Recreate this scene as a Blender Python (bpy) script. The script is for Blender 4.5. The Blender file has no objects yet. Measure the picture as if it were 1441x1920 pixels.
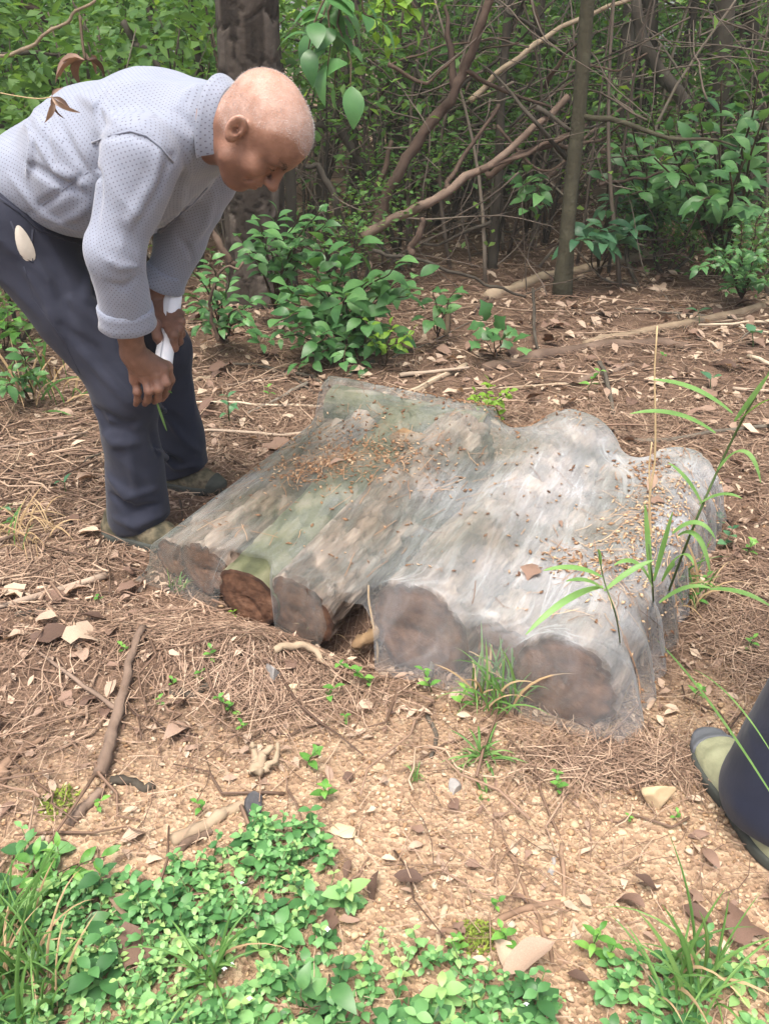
import bpy, math, random
import numpy as np
from mathutils import Vector, Matrix, Quaternion

random.seed(7); RNG = np.random.default_rng(7)
sc = bpy.context.scene
COL = sc.collection
R_ = math.radians

# ------------------------------------------------------------------ camera, sky, sun, exposure
CAM_H, PITCH, HALF_FOV = 1.2, R_(28), R_(31)
cam_d = bpy.data.cameras.new('camera'); cam = bpy.data.objects.new('camera', cam_d); COL.objects.link(cam)
cam.location = (0, 0, CAM_H); cam.rotation_euler = (R_(90) - PITCH, 0, 0)
cam_d.sensor_fit = 'VERTICAL'; cam_d.sensor_height = 24; cam_d.lens = 12 / math.tan(HALF_FOV)
cam_d.clip_start = 0.02; cam_d.clip_end = 400
sc.camera = cam

SUN_EL, SUN_ROT = R_(70), R_(200)
w = bpy.data.worlds.new('World'); sc.world = w; w.use_nodes = True
nt = w.node_tree; nt.nodes.clear()
sky = nt.nodes.new('ShaderNodeTexSky'); sky.sky_type = 'NISHITA'; sky.sun_disc = False
sky.sun_elevation = SUN_EL; sky.sun_rotation = SUN_ROT
sky.air_density = 1.0; sky.dust_density = 7.0; sky.ozone_density = 0.6
bg = nt.nodes.new('ShaderNodeBackground'); bg.inputs[1].default_value = 0.15
wo = nt.nodes.new('ShaderNodeOutputWorld')
nt.links.new(sky.outputs[0], bg.inputs[0]); nt.links.new(bg.outputs[0], wo.inputs[0])
sun_d = bpy.data.lights.new('sun', 'SUN'); sun_d.energy = 2.0; sun_d.angle = R_(26); sun_d.color = (1.0, 0.97, 0.92)
sun = bpy.data.objects.new('sun', sun_d); COL.objects.link(sun)
sdir = Vector((math.sin(SUN_ROT) * math.cos(SUN_EL), math.cos(SUN_ROT) * math.cos(SUN_EL), math.sin(SUN_EL)))
sun.rotation_euler = sdir.to_track_quat('Z', 'Y').to_euler()
sc.view_settings.view_transform = 'Standard'; sc.view_settings.look = 'None'
sc.view_settings.exposure = 1.2; sc.view_settings.gamma = 1.0; sc.view_settings.use_curve_mapping = False
sc.render.engine = 'CYCLES'
sc.cycles.max_bounces = 8; sc.cycles.transparent_max_bounces = 12; sc.cycles.use_denoising = True

# ------------------------------------------------------------------ small helpers
CP, SP = math.cos(PITCH), math.sin(PITCH)
FPX = 960 / math.tan(HALF_FOV)
def ray(px, py):
    u, v = (px - 720.5) / FPX, (960 - py) / FPX
    return np.array([u, CP + v * SP, -SP + v * CP])
def at(px, py, y):
    d = ray(px, py); return np.array([0, 0, CAM_H]) + d * (y / d[1])
def V3(*a): return np.array(a, float)
def unit(v): v = np.asarray(v, float); return v / (np.linalg.norm(v) + 1e-12)

def hash01(*ii, seed=0):
    h = np.full(np.shape(ii[0]), np.uint64(seed * 7919 + 374761393), dtype=np.uint64)
    for k, i in enumerate(ii):
        h = (h ^ (i.astype(np.int64).astype(np.uint64) * np.uint64([73856093, 19349663, 83492791][k]))) * np.uint64(1099511628211)
        h ^= h >> np.uint64(29)
    return ((h >> np.uint64(11)) & np.uint64(0xFFFFFF)).astype(np.float64) / 0xFFFFFF
def vn2(x, y, seed=0):
    x = np.asarray(x, float); y = np.asarray(y, float)
    i, j = np.floor(x), np.floor(y); f, g = x - i, y - j
    f = f * f * (3 - 2 * f); g = g * g * (3 - 2 * g)
    a, b = hash01(i, j, seed=seed), hash01(i + 1, j, seed=seed); c, d = hash01(i, j + 1, seed=seed), hash01(i + 1, j + 1, seed=seed)
    return (a * (1 - f) + b * f) * (1 - g) + (c * (1 - f) + d * f) * g
def fbm2(x, y, o=4, seed=0):
    s, a, t = 0, 1, 0
    for k in range(o):
        s = s + a * (vn2(x * 2 ** k + 11.3 * k, y * 2 ** k - 7.1 * k, seed + k) - .5); t += a; a *= .5
    return s / t
def vn3(P, seed=0):
    i = np.floor(P); f = P - i; f = f * f * (3 - 2 * f); r = 0
    for dx in (0, 1):
        for dy in (0, 1):
            for dz in (0, 1):
                wt = (f[:, 0] if dx else 1 - f[:, 0]) * (f[:, 1] if dy else 1 - f[:, 1]) * (f[:, 2] if dz else 1 - f[:, 2])
                r = r + wt * hash01(i[:, 0] + dx, i[:, 1] + dy, i[:, 2] + dz, seed=seed)
    return r - .5
def worley(x, y, seed=0):
    i0, j0 = np.floor(x), np.floor(y)
    f1 = np.full(x.shape, 9.); f2 = np.full(x.shape, 9.); cid = np.zeros(x.shape)
    for di in (-1, 0, 1):
        for dj in (-1, 0, 1):
            i, j = i0 + di, j0 + dj
            d = np.hypot(i + .1 + .8 * hash01(i, j, seed=seed) - x, j + .1 + .8 * hash01(i, j, seed=seed + 1) - y)
            c = hash01(i, j, seed=seed + 2); n = d < f1
            f2 = np.where(n, f1, np.minimum(f2, d)); cid = np.where(n, c, cid); f1 = np.where(n, d, f1)
    return f1, f2, cid
def sstep(a, b, x): t = np.clip((x - a) / (b - a), 0, 1); return t * t * (3 - 2 * t)

def gz(x, y):
    x = np.asarray(x, float); y = np.asarray(y, float)
    z = .05 * fbm2(x * .9, y * .9, 3, 3) * np.clip((np.hypot(x, y - 1.5)) / 2.5, .35, 3)
    z = z + .022 * fbm2(x * 5, y * 5, 3, 9)
    z = z + .012 * np.clip(y - 4.5, 0, 40) + .10 * sstep(4.2, 7, y) * sstep(.2, 3, x)
    z = z + .065 * np.exp(-(((x + .30) / .13) ** 2 + ((y - 1.52) / .09) ** 2))      # soil mound in front of the logs
    z = z + .03 * np.exp(-(((x + .52) / .25) ** 2 + ((y - 1.55) / .12) ** 2))
    z = z - .060 * np.exp(-((((x + .14) * .876 - (y - 1.66) * .48) / .24) ** 2 + (((x + .14) * .48 + (y - 1.66) * .876) / .07) ** 2))
    z = z - .035 * np.exp(-(((x - .02) / .10) ** 2 + ((y - 1.60) / .07) ** 2))        # hollow under the middle logs
    return z
def G(px, py, lift=0.):
    d = ray(px, py); s = CAM_H / -d[2]
    for _ in range(12):
        p = d * s; s = (CAM_H - lift - float(gz(p[0], p[1]))) / -d[2]
    p = d * s; return np.array([p[0], p[1], CAM_H + p[2]])
def proj(p):
    p = np.asarray(p, float); z = CAM_H - p[..., 2]
    dep = p[..., 1] * CP + z * SP; up = p[..., 1] * SP - z * CP
    return 720.5 + FPX * p[..., 0] / dep, 960 - FPX * up / dep, dep

# ------------------------------------------------------------------ meshes and objects
def mesh(name, V, F, mats, tint=None, smooth=True, uv=None, mi=None):
    """V (n,3); F an (m,k) array or a list of such arrays."""
    if not isinstance(F, (list, tuple)): F = [F]
    F = [np.asarray(f, np.int32) for f in F if len(f)]
    me = bpy.data.meshes.new(name)
    V = np.asarray(V, np.float32)
    me.vertices.add(len(V)); me.vertices.foreach_set('co', V.ravel())
    lt = np.concatenate([np.full(len(f), f.shape[1], np.int32) for f in F])
    lv = np.concatenate([f.ravel() for f in F])
    me.loops.add(len(lv)); me.loops.foreach_set('vertex_index', lv)
    me.polygons.add(len(lt)); me.polygons.foreach_set('loop_start', np.concatenate([[0], np.cumsum(lt)[:-1]]).astype(np.int32))
    me.polygons.foreach_set('loop_total', lt)
    if smooth: me.polygons.foreach_set('use_smooth', np.ones(len(lt), bool))
    for m in (mats if isinstance(mats, (list, tuple)) else [mats]): me.materials.append(m)
    if mi is not None: me.polygons.foreach_set('material_index', np.asarray(mi, np.int32))
    if tint is not None:
        a = me.attributes.new('tint', 'FLOAT', 'POINT'); a.data.foreach_set('value', np.broadcast_to(np.asarray(tint, np.float32), (len(V),)).copy())
    if uv is not None:
        l = me.uv_layers.new(name='uv'); l.data.foreach_set('uv', np.asarray(uv, np.float32).ravel())
    me.update(calc_edges=True); me.validate()
    return me
def link(name, me, parent=None, loc=None, quat=None, scale=None, **kw):
    o = bpy.data.objects.new(name, me); COL.objects.link(o)
    if parent is not None: o.parent = parent
    if loc is not None: o.location = Vector([float(c) for c in loc])
    if quat is not None: o.rotation_mode = 'QUATERNION'; o.rotation_quaternion = quat
    if scale is not None: o.scale = (scale,) * 3 if np.isscalar(scale) else scale
    for k, v in kw.items(): o[k] = v
    return o
def thing(name, label, cat, loc, group=None, quat=None):
    o = link(name, None, None, loc, quat); o.empty_display_size = .05
    return tag(o, label, cat, group)
def tag(o, label, cat, group=None):
    o['label'] = label; o['category'] = cat
    if group: o['group'] = group
    return o
def part(name, V, F, m, root, **kw):              # V in world space; root without rotation
    return link(name, mesh(name, np.asarray(V) - np.array(root.location), F, m, **kw), root)
def solo(name, V, F, m, label, cat, group=None, base=None, kind=None, **kw):
    V = np.asarray(V); b = V.mean(0) if base is None else np.asarray(base)
    if base is None: b = np.array([b[0], b[1], V[:, 2].min()])
    o = link(name, mesh(name, V - b, F, m, **kw), None, b)
    if kind: o['kind'] = kind; o['label'] = label; o['category'] = cat
    else: tag(o, label, cat, group)
    return o

class Bag:
    """collects shapes for one mesh"""
    def __init__(s): s.V, s.F, s.T, s.n = [], {}, [], 0
    def add(s, V, F, t=0.):
        V = np.asarray(V, float); F = F if isinstance(F, (list, tuple)) else [F]
        for f in F:
            f = np.asarray(f, np.int64)
            if len(f): s.F.setdefault(f.shape[1], []).append(f + s.n)
        s.V.append(V); s.T.append(np.broadcast_to(np.asarray(t, float), (len(V),))); s.n += len(V)
    def many(s, V, F, t):
        """V (k,n,3) copies of a shape with faces F; t (k,)"""
        k, n, _ = V.shape
        s.F.setdefault(F.shape[1], []).append((F[None] + (np.arange(k) * n)[:, None, None]).reshape(-1, F.shape[1]) + s.n)
        s.V.append(V.reshape(-1, 3)); s.T.append(np.repeat(t, n)); s.n += k * n
    def out(s): return np.concatenate(s.V), [np.concatenate(f) for f in s.F.values()], np.concatenate(s.T)

def curve(pts, n=8):
    P = np.asarray(pts, float)
    if len(P) < 3: t = np.linspace(0, 1, n + 1)[:, None]; return P[0] * (1 - t) + P[-1] * t
    Q = np.vstack([2 * P[0] - P[1], P, 2 * P[-1] - P[-2]]); out = []
    for i in range(1, len(Q) - 2):
        for t in np.linspace(0, 1, n, endpoint=False):
            a, b, c, d = Q[i - 1:i + 3]
            out.append(.5 * (2 * b + (c - a) * t + (2 * a - 5 * b + 4 * c - d) * t * t + (3 * b - a - 3 * c + d) * t ** 3))
    out.append(P[-1]); return np.array(out)
def frames(P):
    T = np.gradient(P, axis=0); T /= np.linalg.norm(T, axis=1)[:, None] + 1e-12
    a = V3(0, 0, 1) if abs(T[0][2]) < .9 else V3(1, 0, 0)
    N = []; n = unit(a - T[0] * (a @ T[0]))
    for t in T: n = unit(n - t * (n @ t)); N.append(n)
    N = np.array(N); return T, N, np.cross(T, N)
def tube(P, r, n=6, rough=0., seed=0):
    P = np.asarray(P, float); m = len(P); r = np.broadcast_to(np.asarray(r, float), (m,)) if np.ndim(r) else np.full(m, r)
    _, N, B = frames(P); th = np.arange(n) * 2 * math.pi / n
    rr = r[:, None] * (1 + rough * (np.random.default_rng(seed).random((m, n)) - .5)) if rough else np.repeat(r[:, None], n, 1)
    V = P[:, None] + rr[..., None] * (np.cos(th)[None, :, None] * N[:, None] + np.sin(th)[None, :, None] * B[:, None])
    i, j = np.meshgrid(np.arange(m - 1), np.arange(n), indexing='ij'); j2 = (j + 1) % n
    Q = np.stack([i * n + j, i * n + j2, (i + 1) * n + j2, (i + 1) * n + j], -1).reshape(-1, 4)
    V = np.vstack([V.reshape(-1, 3), P[0], P[-1]]); k = np.arange(n); k2 = (k + 1) % n
    C = np.vstack([np.stack([k2, k, np.full(n, m * n)], 1), np.stack([(m - 1) * n + k, (m - 1) * n + k2, np.full(n, m * n + 1)], 1)])
    return V, [Q, C]
def wob(P, amp, seed):
    r = np.random.default_rng(seed); P = np.array(P); k = len(P)
    for c in range(3):
        q = np.interp(np.arange(k), np.linspace(0, k - 1, max(3, k // 2)), r.normal(0, 1, max(3, k // 2))); P[:, c] += amp * q * np.minimum(1, np.minimum(np.arange(k), 3) / 2)
    return P

# ------------------------------------------------------------------ materials
def ramp(nt, cols, interp='LINEAR'):
    r = nt.nodes.new('ShaderNodeValToRGB'); e = r.color_ramp; e.interpolation = interp
    while len(e.elements) < len(cols): e.elements.new(.5)
    for i, c in enumerate(cols):
        e.elements[i].position = i / max(1, len(cols) - 1); e.elements[i].color = (*c, 1)
    return r
def math_n(nt, op, a, b=None, c=None):
    n = nt.nodes.new('ShaderNodeMath'); n.operation = op
    for i, v in enumerate((a, b, c)):
        if v is None: continue
        if isinstance(v, (int, float)): n.inputs[i].default_value = v
        else: nt.links.new(v, n.inputs[i])
    return n.outputs[0]
def mat(name, cols, kt=1., kr=0., kn=.3, scale=20., rough=.8, spec=.3, bump=0., bscale=60., bdist=.004, transl=0., tcol=None, stretch=None, coat=0., sheen=0., sss=0.):
    m = bpy.data.materials.new(name); m.use_nodes = True; nt = m.node_tree; nt.nodes.clear()
    out = nt.nodes.new('ShaderNodeOutputMaterial'); p = nt.nodes.new('ShaderNodeBsdfPrincipled')
    p.inputs['Roughness'].default_value = rough; p.inputs['Specular IOR Level'].default_value = spec
    tc = nt.nodes.new('ShaderNodeTexCoord'); vec = tc.outputs['Object']
    if stretch:
        mp = nt.nodes.new('ShaderNodeMapping'); mp.inputs['Scale'].default_value = stretch; nt.links.new(vec, mp.inputs[0]); vec = mp.outputs[0]
    nz = nt.nodes.new('ShaderNodeTexNoise'); nz.inputs['Scale'].default_value = scale; nz.inputs['Detail'].default_value = 5; nt.links.new(vec, nz.inputs[0])
    f = math_n(nt, 'MULTIPLY', math_n(nt, 'SUBTRACT', nz.outputs[0], .5), kn * 2)
    if kt:
        at_ = nt.nodes.new('ShaderNodeAttribute'); at_.attribute_name = 'tint'; f = math_n(nt, 'MULTIPLY_ADD', at_.outputs['Fac'], kt, f)
    else: f = math_n(nt, 'ADD', f, .5)
    if kr:
        oi = nt.nodes.new('ShaderNodeObjectInfo'); f = math_n(nt, 'MULTIPLY_ADD', oi.outputs['Random'], kr, f)
    r = ramp(nt, cols); nt.links.new(f, r.inputs[0]); nt.links.new(r.outputs[0], p.inputs['Base Color'])
    if coat: p.inputs['Coat Weight'].default_value = coat
    if sheen: p.inputs['Sheen Weight'].default_value = sheen
    if sss: p.inputs['Subsurface Weight'].default_value = sss; p.inputs['Subsurface Radius'].default_value = (.012, .005, .003); p.inputs['Subsurface Scale'].default_value = 1.
    if bump:
        bn = nt.nodes.new('ShaderNodeTexNoise'); bn.inputs['Scale'].default_value = bscale; bn.inputs['Detail'].default_value = 6; nt.links.new(vec, bn.inputs[0])
        b = nt.nodes.new('ShaderNodeBump'); b.inputs['Strength'].default_value = bump; b.inputs['Distance'].default_value = bdist
        nt.links.new(bn.outputs[0], b.inputs['Height']); nt.links.new(b.outputs[0], p.inputs['Normal'])
    sh = p.outputs[0]
    if transl:
        t = nt.nodes.new('ShaderNodeBsdfTranslucent'); hs = nt.nodes.new('ShaderNodeMixRGB'); hs.blend_type = 'MULTIPLY'; hs.inputs[0].default_value = 1
        hs.inputs[2].default_value = (*(tcol or (1.5, 1.4, .7)), 1); nt.links.new(r.outputs[0], hs.inputs[1]); nt.links.new(hs.outputs[0], t.inputs[0])
        mx = nt.nodes.new('ShaderNodeMixShader'); mx.inputs[0].default_value = transl; nt.links.new(sh, mx.inputs[1]); nt.links.new(t.outputs[0], mx.inputs[2]); sh = mx.outputs[0]
    nt.links.new(sh, out.inputs[0]); m['p'] = p.name
    return m

M = {}
M['leaf_bright'] = mat('leaf_bright', [(.07, .19, .035), (.12, .30, .06), (.20, .40, .08)], kr=.9, kn=.3, scale=3, rough=.45, spec=.4, transl=.3)
M['leaf_mid'] = mat('leaf_mid', [(.045, .13, .04), (.08, .20, .065), (.14, .30, .10)], kr=.9, kn=.3, scale=3, rough=.42, spec=.45, transl=.28)
M['leaf_blue'] = mat('leaf_blue', [(.04, .12, .06), (.07, .18, .09), (.11, .24, .11)], kr=.9, kn=.3, scale=3, rough=.38, spec=.5, transl=.25)
M['leaf_forest'] = mat('leaf_forest', [(.05, .12, .035), (.095, .21, .06), (.19, .34, .10)], kr=.3, kn=.1, scale=6, rough=.5, spec=.35, transl=.4)
M['leaf_lime'] = mat('leaf_lime', [(.16, .30, .04), (.25, .42, .06)], kr=.6, kn=.2, rough=.5, transl=.4)
M['grass'] = mat('grass', [(.07, .16, .04), (.12, .25, .065), (.22, .36, .12)], kr=.8, kn=.15, rough=.45, transl=.3)
M['grass_pale'] = mat('grass_pale', [(.10, .22, .06), (.17, .33, .10), (.28, .44, .17)], kt=0, kn=.5, scale=20, rough=.45, transl=.35)
M['straw'] = mat('straw', [(.32, .22, .12), (.50, .38, .22)], kr=.6, kn=.3, rough=.7, transl=.1)
M['dead_leaf'] = mat('dead_leaf', [(.08, .050, .038), (.16, .10, .074), (.25, .165, .122), (.33, .235, .175), (.50, .39, .29)], kr=.95, kn=.15, scale=40, rough=.65, spec=.3, transl=.12, tcol=(1.2, .9, .6), bump=.3, bscale=120)
M['needle'] = mat('needle', [(.06, .036, .025), (.14, .088, .060), (.25, .165, .115), (.42, .31, .22)], kn=.1, rough=.6)
M['bark_grey'] = mat('bark_grey', [(.05, .042, .032), (.11, .095, .075), (.20, .175, .14)], kn=.5, kr=.3, scale=14, rough=.9, bump=.7, bscale=45, bdist=.01, stretch=(1, 1, .3))
M['bark_dead'] = mat('bark_dead', [(.06, .040, .030), (.12, .082, .060), (.21, .152, .115), (.36, .285, .215)], kr=.6, kn=.45, scale=9, rough=.85, bump=.6, bscale=60, bdist=.006)
M['bark_pale'] = mat('bark_pale', [(.24, .18, .12), (.38, .30, .21), (.50, .42, .31)], kr=.4, kn=.5, scale=14, rough=.85, bump=.5, bscale=60)
M['bark_moss'] = mat('bark_moss', [(.06, .055, .035), (.12, .115, .075), (.20, .185, .14)], kn=.7, scale=10, rough=.95, bump=.8, bscale=60, bdist=.008)
M['root'] = mat('root', [(.16, .10, .065), (.30, .20, .135), (.44, .32, .225)], kr=.5, kn=.4, scale=30, rough=.85, bump=.4)
M['stem_green'] = mat('stem_green', [(.06, .10, .03), (.12, .17, .06)], kn=.3, rough=.6)
M['stem_brown'] = mat('stem_brown', [(.07, .05, .03), (.15, .11, .07)], kn=.4, rough=.8)
M['pebble'] = mat('pebble', [(.17, .095, .055), (.29, .18, .10), (.40, .275, .165), (.50, .38, .25), (.46, .39, .29)], kn=.15, scale=120, rough=.85, bump=.3, bscale=200)
M['stone'] = mat('stone', [(.28, .19, .11), (.42, .31, .19), (.52, .42, .28)], kt=0, kr=.4, kn=.6, scale=14, rough=.85, bump=.5, bscale=60)
M['stone_grey'] = mat('stone_grey', [(.12, .115, .11), (.24, .23, .22), (.36, .34, .31)], kt=0, kr=.2, kn=.6, scale=40, rough=.8, bump=.5, bscale=80)
M['charred'] = mat('charred', [(.02, .02, .022), (.06, .06, .065), (.15, .15, .15)], kt=0, kn=.6, scale=40, rough=.7, bump=.6, bscale=70)
M['leaf_far'] = mat('leaf_far', [(.07, .15, .035), (.14, .27, .06), (.26, .42, .10)], kr=.3, kn=.1, scale=6, rough=.5, spec=.35, transl=.5)
M['moss'] = mat('moss', [(.07, .11, .015), (.14, .19, .03), (.23, .28, .05)], kn=.5, scale=60, rough=.95)
M['flower'] = mat('flower', [(.7, .68, .75), (.8, .78, .82)], kn=.2, rough=.6)

# ------------------------------------------------------------------ ground
def gravel_zone(x, y):
    n = fbm2(x * 2.2, y * 2.2, 4, 21)
    g = sstep(1.62, 1.15, y + .25 * n - .12 * x) * sstep(-1.05, -.45, x + .5 * n)
    return g
def axis_pts(lo, hi, h, far_lo, far_hi, gro=1.12):
    c = list(np.arange(lo, hi + 1e-6, h)); s = h; v = hi
    while v < far_hi: s *= gro; v += s; c.append(v)
    s = h; v = lo
    while v > far_lo: s *= gro; v -= s; c.insert(0, v)
    return np.array(c)
def build_ground():
    xs = axis_pts(-1.7, 1.8, .014, -90, 90); ys = axis_pts(.45, 4.2, .014, -25, 110)
    X, Y = np.meshgrid(xs, ys); x, y = X.ravel(), Y.ravel(); g = gravel_zone(x, y)
    near = sstep(9, 4, np.hypot(x, y))
    rough = .007 * fbm2(x * 26, y * 26, 3, 31) + .006 * np.abs(fbm2(x * 60, y * 60, 2, 37))
    z = gz(x, y) + near * rough
    nx, ny = len(xs), len(ys); i, j = np.meshgrid(np.arange(ny - 1), np.arange(nx - 1), indexing='ij')
    F = np.stack([i * nx + j, i * nx + j + 1, (i + 1) * nx + j + 1, (i + 1) * nx + j], -1).reshape(-1, 4)
    m = bpy.data.materials.new('forest_soil'); m.use_nodes = True; nt = m.node_tree; p = nt.nodes['Principled BSDF']
    p.inputs['Roughness'].default_value = .95; p.inputs['Specular IOR Level'].default_value = .15
    tc = nt.nodes.new('ShaderNodeTexCoord'); a = nt.nodes.new('ShaderNodeAttribute'); a.attribute_name = 'tint'
    def noise(s, d=6):
        n = nt.nodes.new('ShaderNodeTexNoise'); n.inputs['Scale'].default_value = s; n.inputs['Detail'].default_value = d; n.inputs['Roughness'].default_value = .65
        nt.links.new(tc.outputs['Object'], n.inputs[0]); return n.outputs[0]
    r1 = ramp(nt, [(.05, .032, .022), (.11, .070, .049), (.19, .125, .088), (.31, .22, .16)]); nt.links.new(noise(9), r1.inputs[0])
    r2 = ramp(nt, [(.15, .094, .060), (.275, .182, .118), (.43, .305, .20), (.58, .46, .325)])
    vo = nt.nodes.new('ShaderNodeTexVoronoi'); vo.inputs['Scale'].default_value = 110; nt.links.new(tc.outputs['Object'], vo.inputs[0])
    sx = nt.nodes.new('ShaderNodeSeparateXYZ'); nt.links.new(vo.outputs['Color'], sx.inputs[0])
    nt.links.new(math_n(nt, 'MULTIPLY_ADD', sx.outputs[0], .5, math_n(nt, 'MULTIPLY', noise(16), .55)), r2.inputs[0])
    mx = nt.nodes.new('ShaderNodeMixRGB'); nt.links.new(a.outputs['Fac'], mx.inputs[0]); nt.links.new(r1.outputs[0], mx.inputs[1]); nt.links.new(r2.outputs[0], mx.inputs[2])
    nt.links.new(mx.outputs[0], p.inputs['Base Color'])
    b = nt.nodes.new('ShaderNodeBump'); b.inputs['Strength'].default_value = .8; b.inputs['Distance'].default_value = .012
    nt.links.new(math_n(nt, 'ADD', noise(70, 8), vo.outputs['Distance']), b.inputs['Height']); nt.links.new(b.outputs[0], p.inputs['Normal'])
    o = link('ground', mesh('ground', np.stack([x, y, z], 1), F, m, tint=g)); o['kind'] = 'structure'
    o['label'] = 'bare reddish forest floor of soil, gravel and leaf litter'
build_ground()

# ------------------------------------------------------------------ litter nobody could count
def rand_rot(k, tilt=1., rng=RNG):
    """(k,3,3): random heading, tilted by about `tilt` radians"""
    a = rng.uniform(0, 2 * math.pi, k); b = rng.normal(0, tilt, k); c = rng.normal(0, tilt, k)
    ca, sa, cb, sb, cc, s_c = np.cos(a), np.sin(a), np.cos(b), np.sin(b), np.cos(c), np.sin(c); o = np.ones(k); z = np.zeros(k)
    Rz = np.stack([np.stack([ca, -sa, z], -1), np.stack([sa, ca, z], -1), np.stack([z, z, o], -1)], 1)
    Rx = np.stack([np.stack([o, z, z], -1), np.stack([z, cb, -sb], -1), np.stack([z, sb, cb], -1)], 1)
    Ry = np.stack([np.stack([cc, z, s_c], -1), np.stack([z, o, z], -1), np.stack([-s_c, z, cc], -1)], 1)
    return Rz @ Rx @ Ry
def spread(k, x0, x1, y0, y1, keep=None, rng=RNG):
    out = []; n = 0
    while n < k:
        x = rng.uniform(x0, x1, k * 2); y = y0 + (y1 - y0) * rng.uniform(0, 1, k * 2)
        w = np.ones(k * 2, bool) if keep is None else rng.uniform(0, 1, k * 2) < keep(x, y)
        inside = np.abs(x) < .55 * (y * CP + .56) + .35
        w &= inside; out.append(np.stack([x[w], y[w]], 1)); n += w.sum()
    return np.concatenate(out)[:k]
OCT_V = np.array([(1, 0, 0), (-1, 0, 0), (0, 1, 0), (0, -1, 0), (0, 0, 1), (0, 0, -1)], float)
OCT_F = np.array([(0, 2, 4), (2, 1, 4), (1, 3, 4), (3, 0, 4), (2, 0, 5), (1, 2, 5), (3, 1, 5), (0, 3, 5)])
def ico():
    import bmesh
    b = bmesh.new(); bmesh.ops.create_icosphere(b, subdivisions=1, radius=1); V = np.array([v.co[:] for v in b.verts]); F = np.array([[v.index for v in f.verts] for f in b.faces]); b.free(); return V, F
ICO_V, ICO_F = ico()
def in_pile(x, y):
    u = (x + .55) * .876 - (y - 1.85) * .48; v = (x + .55) * .48 + (y - 1.85) * .876
    return (u > -.1) & (u < 1.2) & (v > -.02) & (v < 1.05)

def gravel():
    b = Bag()
    for (k, s0, s1, box, fn) in ((11000, .0016, .0045, (-1.5, 1.6, .55, 2.3), lambda x, y: .06 + gravel_zone(x, y)), (700, .004, .009, (-1.5, 1.6, .55, 2.4), lambda x, y: .05 + gravel_zone(x, y)),
                             (1500, .003, .008, (-3, 3, 1.5, 5.), lambda x, y: np.full(x.shape, .5))):
        p = spread(k, *box, keep=fn); s = s0 + (s1 - s0) * RNG.uniform(0, 1, k) ** 2.2
        sh = np.stack([RNG.uniform(.8, 1.5, k), RNG.uniform(.7, 1.1, k), RNG.uniform(.45, .9, k)], 1)
        V = ICO_V[None] * (1 + RNG.uniform(-.28, .28, (k, len(ICO_V), 1))) * (sh * s[:, None])[:, None]
        V = np.einsum('kij,knj->kni', rand_rot(k, .3), V); V += np.stack([p[:, 0], p[:, 1], gz(p[:, 0], p[:, 1]) + s * .3 + .002], 1)[:, None]
        b.many(V, ICO_F, np.clip(RNG.normal(.55, .25, k), 0, 1))
    V, F, T = b.out(); solo('gravel', V, F, M['pebble'], 'loose tan and orange gravel scattered over bare soil', 'gravel', kind='stuff', tint=T, smooth=False, base=(0, 0, 0))
gravel()

def needles():
    b = Bag()
    def lay(k, box, keep, L, wd, tmean):
        p = spread(k, *box, keep=keep); l = RNG.uniform(*L, k); a = RNG.uniform(0, 2 * math.pi, k); bend = RNG.normal(0, .35, k)
        t = np.linspace(-.5, .5, 4); cx = t[None] * l[:, None]; cy = bend[:, None] * l[:, None] * (t[None] ** 2)
        x = p[:, :1] + cx * np.cos(a)[:, None] - cy * np.sin(a)[:, None]; y = p[:, 1:] + cx * np.sin(a)[:, None] + cy * np.cos(a)[:, None]
        z = gz(x, y) + .004 + RNG.uniform(0, .016, (k, 1)) + RNG.normal(0, .10, (k, 1)) * t[None] * l[:, None] + .003
        nx, ny = -np.sin(a)[:, None] * wd, np.cos(a)[:, None] * wd
        V = np.stack([np.stack([x - nx, y - ny, z], -1), np.stack([x + nx, y + ny, z + wd * .5], -1)], 2).reshape(k, 8, 3)
        F = np.array([(0, 1, 3, 2), (2, 3, 5, 4), (4, 5, 7, 6)]); b.many(V, F, np.clip(RNG.normal(tmean, .24, k), 0, 1))
    lit = lambda x, y: np.clip(1.05 - gravel_zone(x, y), .12, 1) * (.25 + .75 * sstep(-.15, .25, fbm2(x * 2.5, y * 2.5, 3, 77)))
    lay(22000, (-2., 2., .9, 3.2), lit, (.04, .13), .0008, .5)
    lay(15000, (-3.2, 3.4, 2.4, 6.), lit, (.07, .17), .0014, .55)
    lay(1500, (-1.5, 1.5, .6, 1.6), None, (.05, .11), .0006, .6)
    # heaped strands: left of the pile, on the mound, along the pile's front and right side
    for (cx, cy, sx, sy, k) in ((-1.0, 1.95, .16, .10, 1000), (-.45, 1.62, .22, .07, 1300), (-.2, 1.42, .14, .06, 700), (.45, 1.22, .16, .05, 700), (.88, 1.55, .10, .25, 1200), (.72, 2.95, .5, .15, 1500), (.2, 2.85, .25, .1, 700)):
        g = lambda x, y, cx=cx, cy=cy, sx=sx, sy=sy: np.exp(-((x - cx) / sx) ** 2 - ((y - cy) / sy) ** 2)
        lay(k, (cx - 2 * sx, cx + 2 * sx, cy - 2 * sy, cy + 2 * sy), g, (.06, .15), .0008, .6)
    V, F, T = b.out(); solo('pine_needles', V, F, M['needle'], 'fallen brown pine needles matted over the forest floor', 'pine needles', kind='stuff', tint=T, base=(0, 0, 0))
needles()

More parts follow.
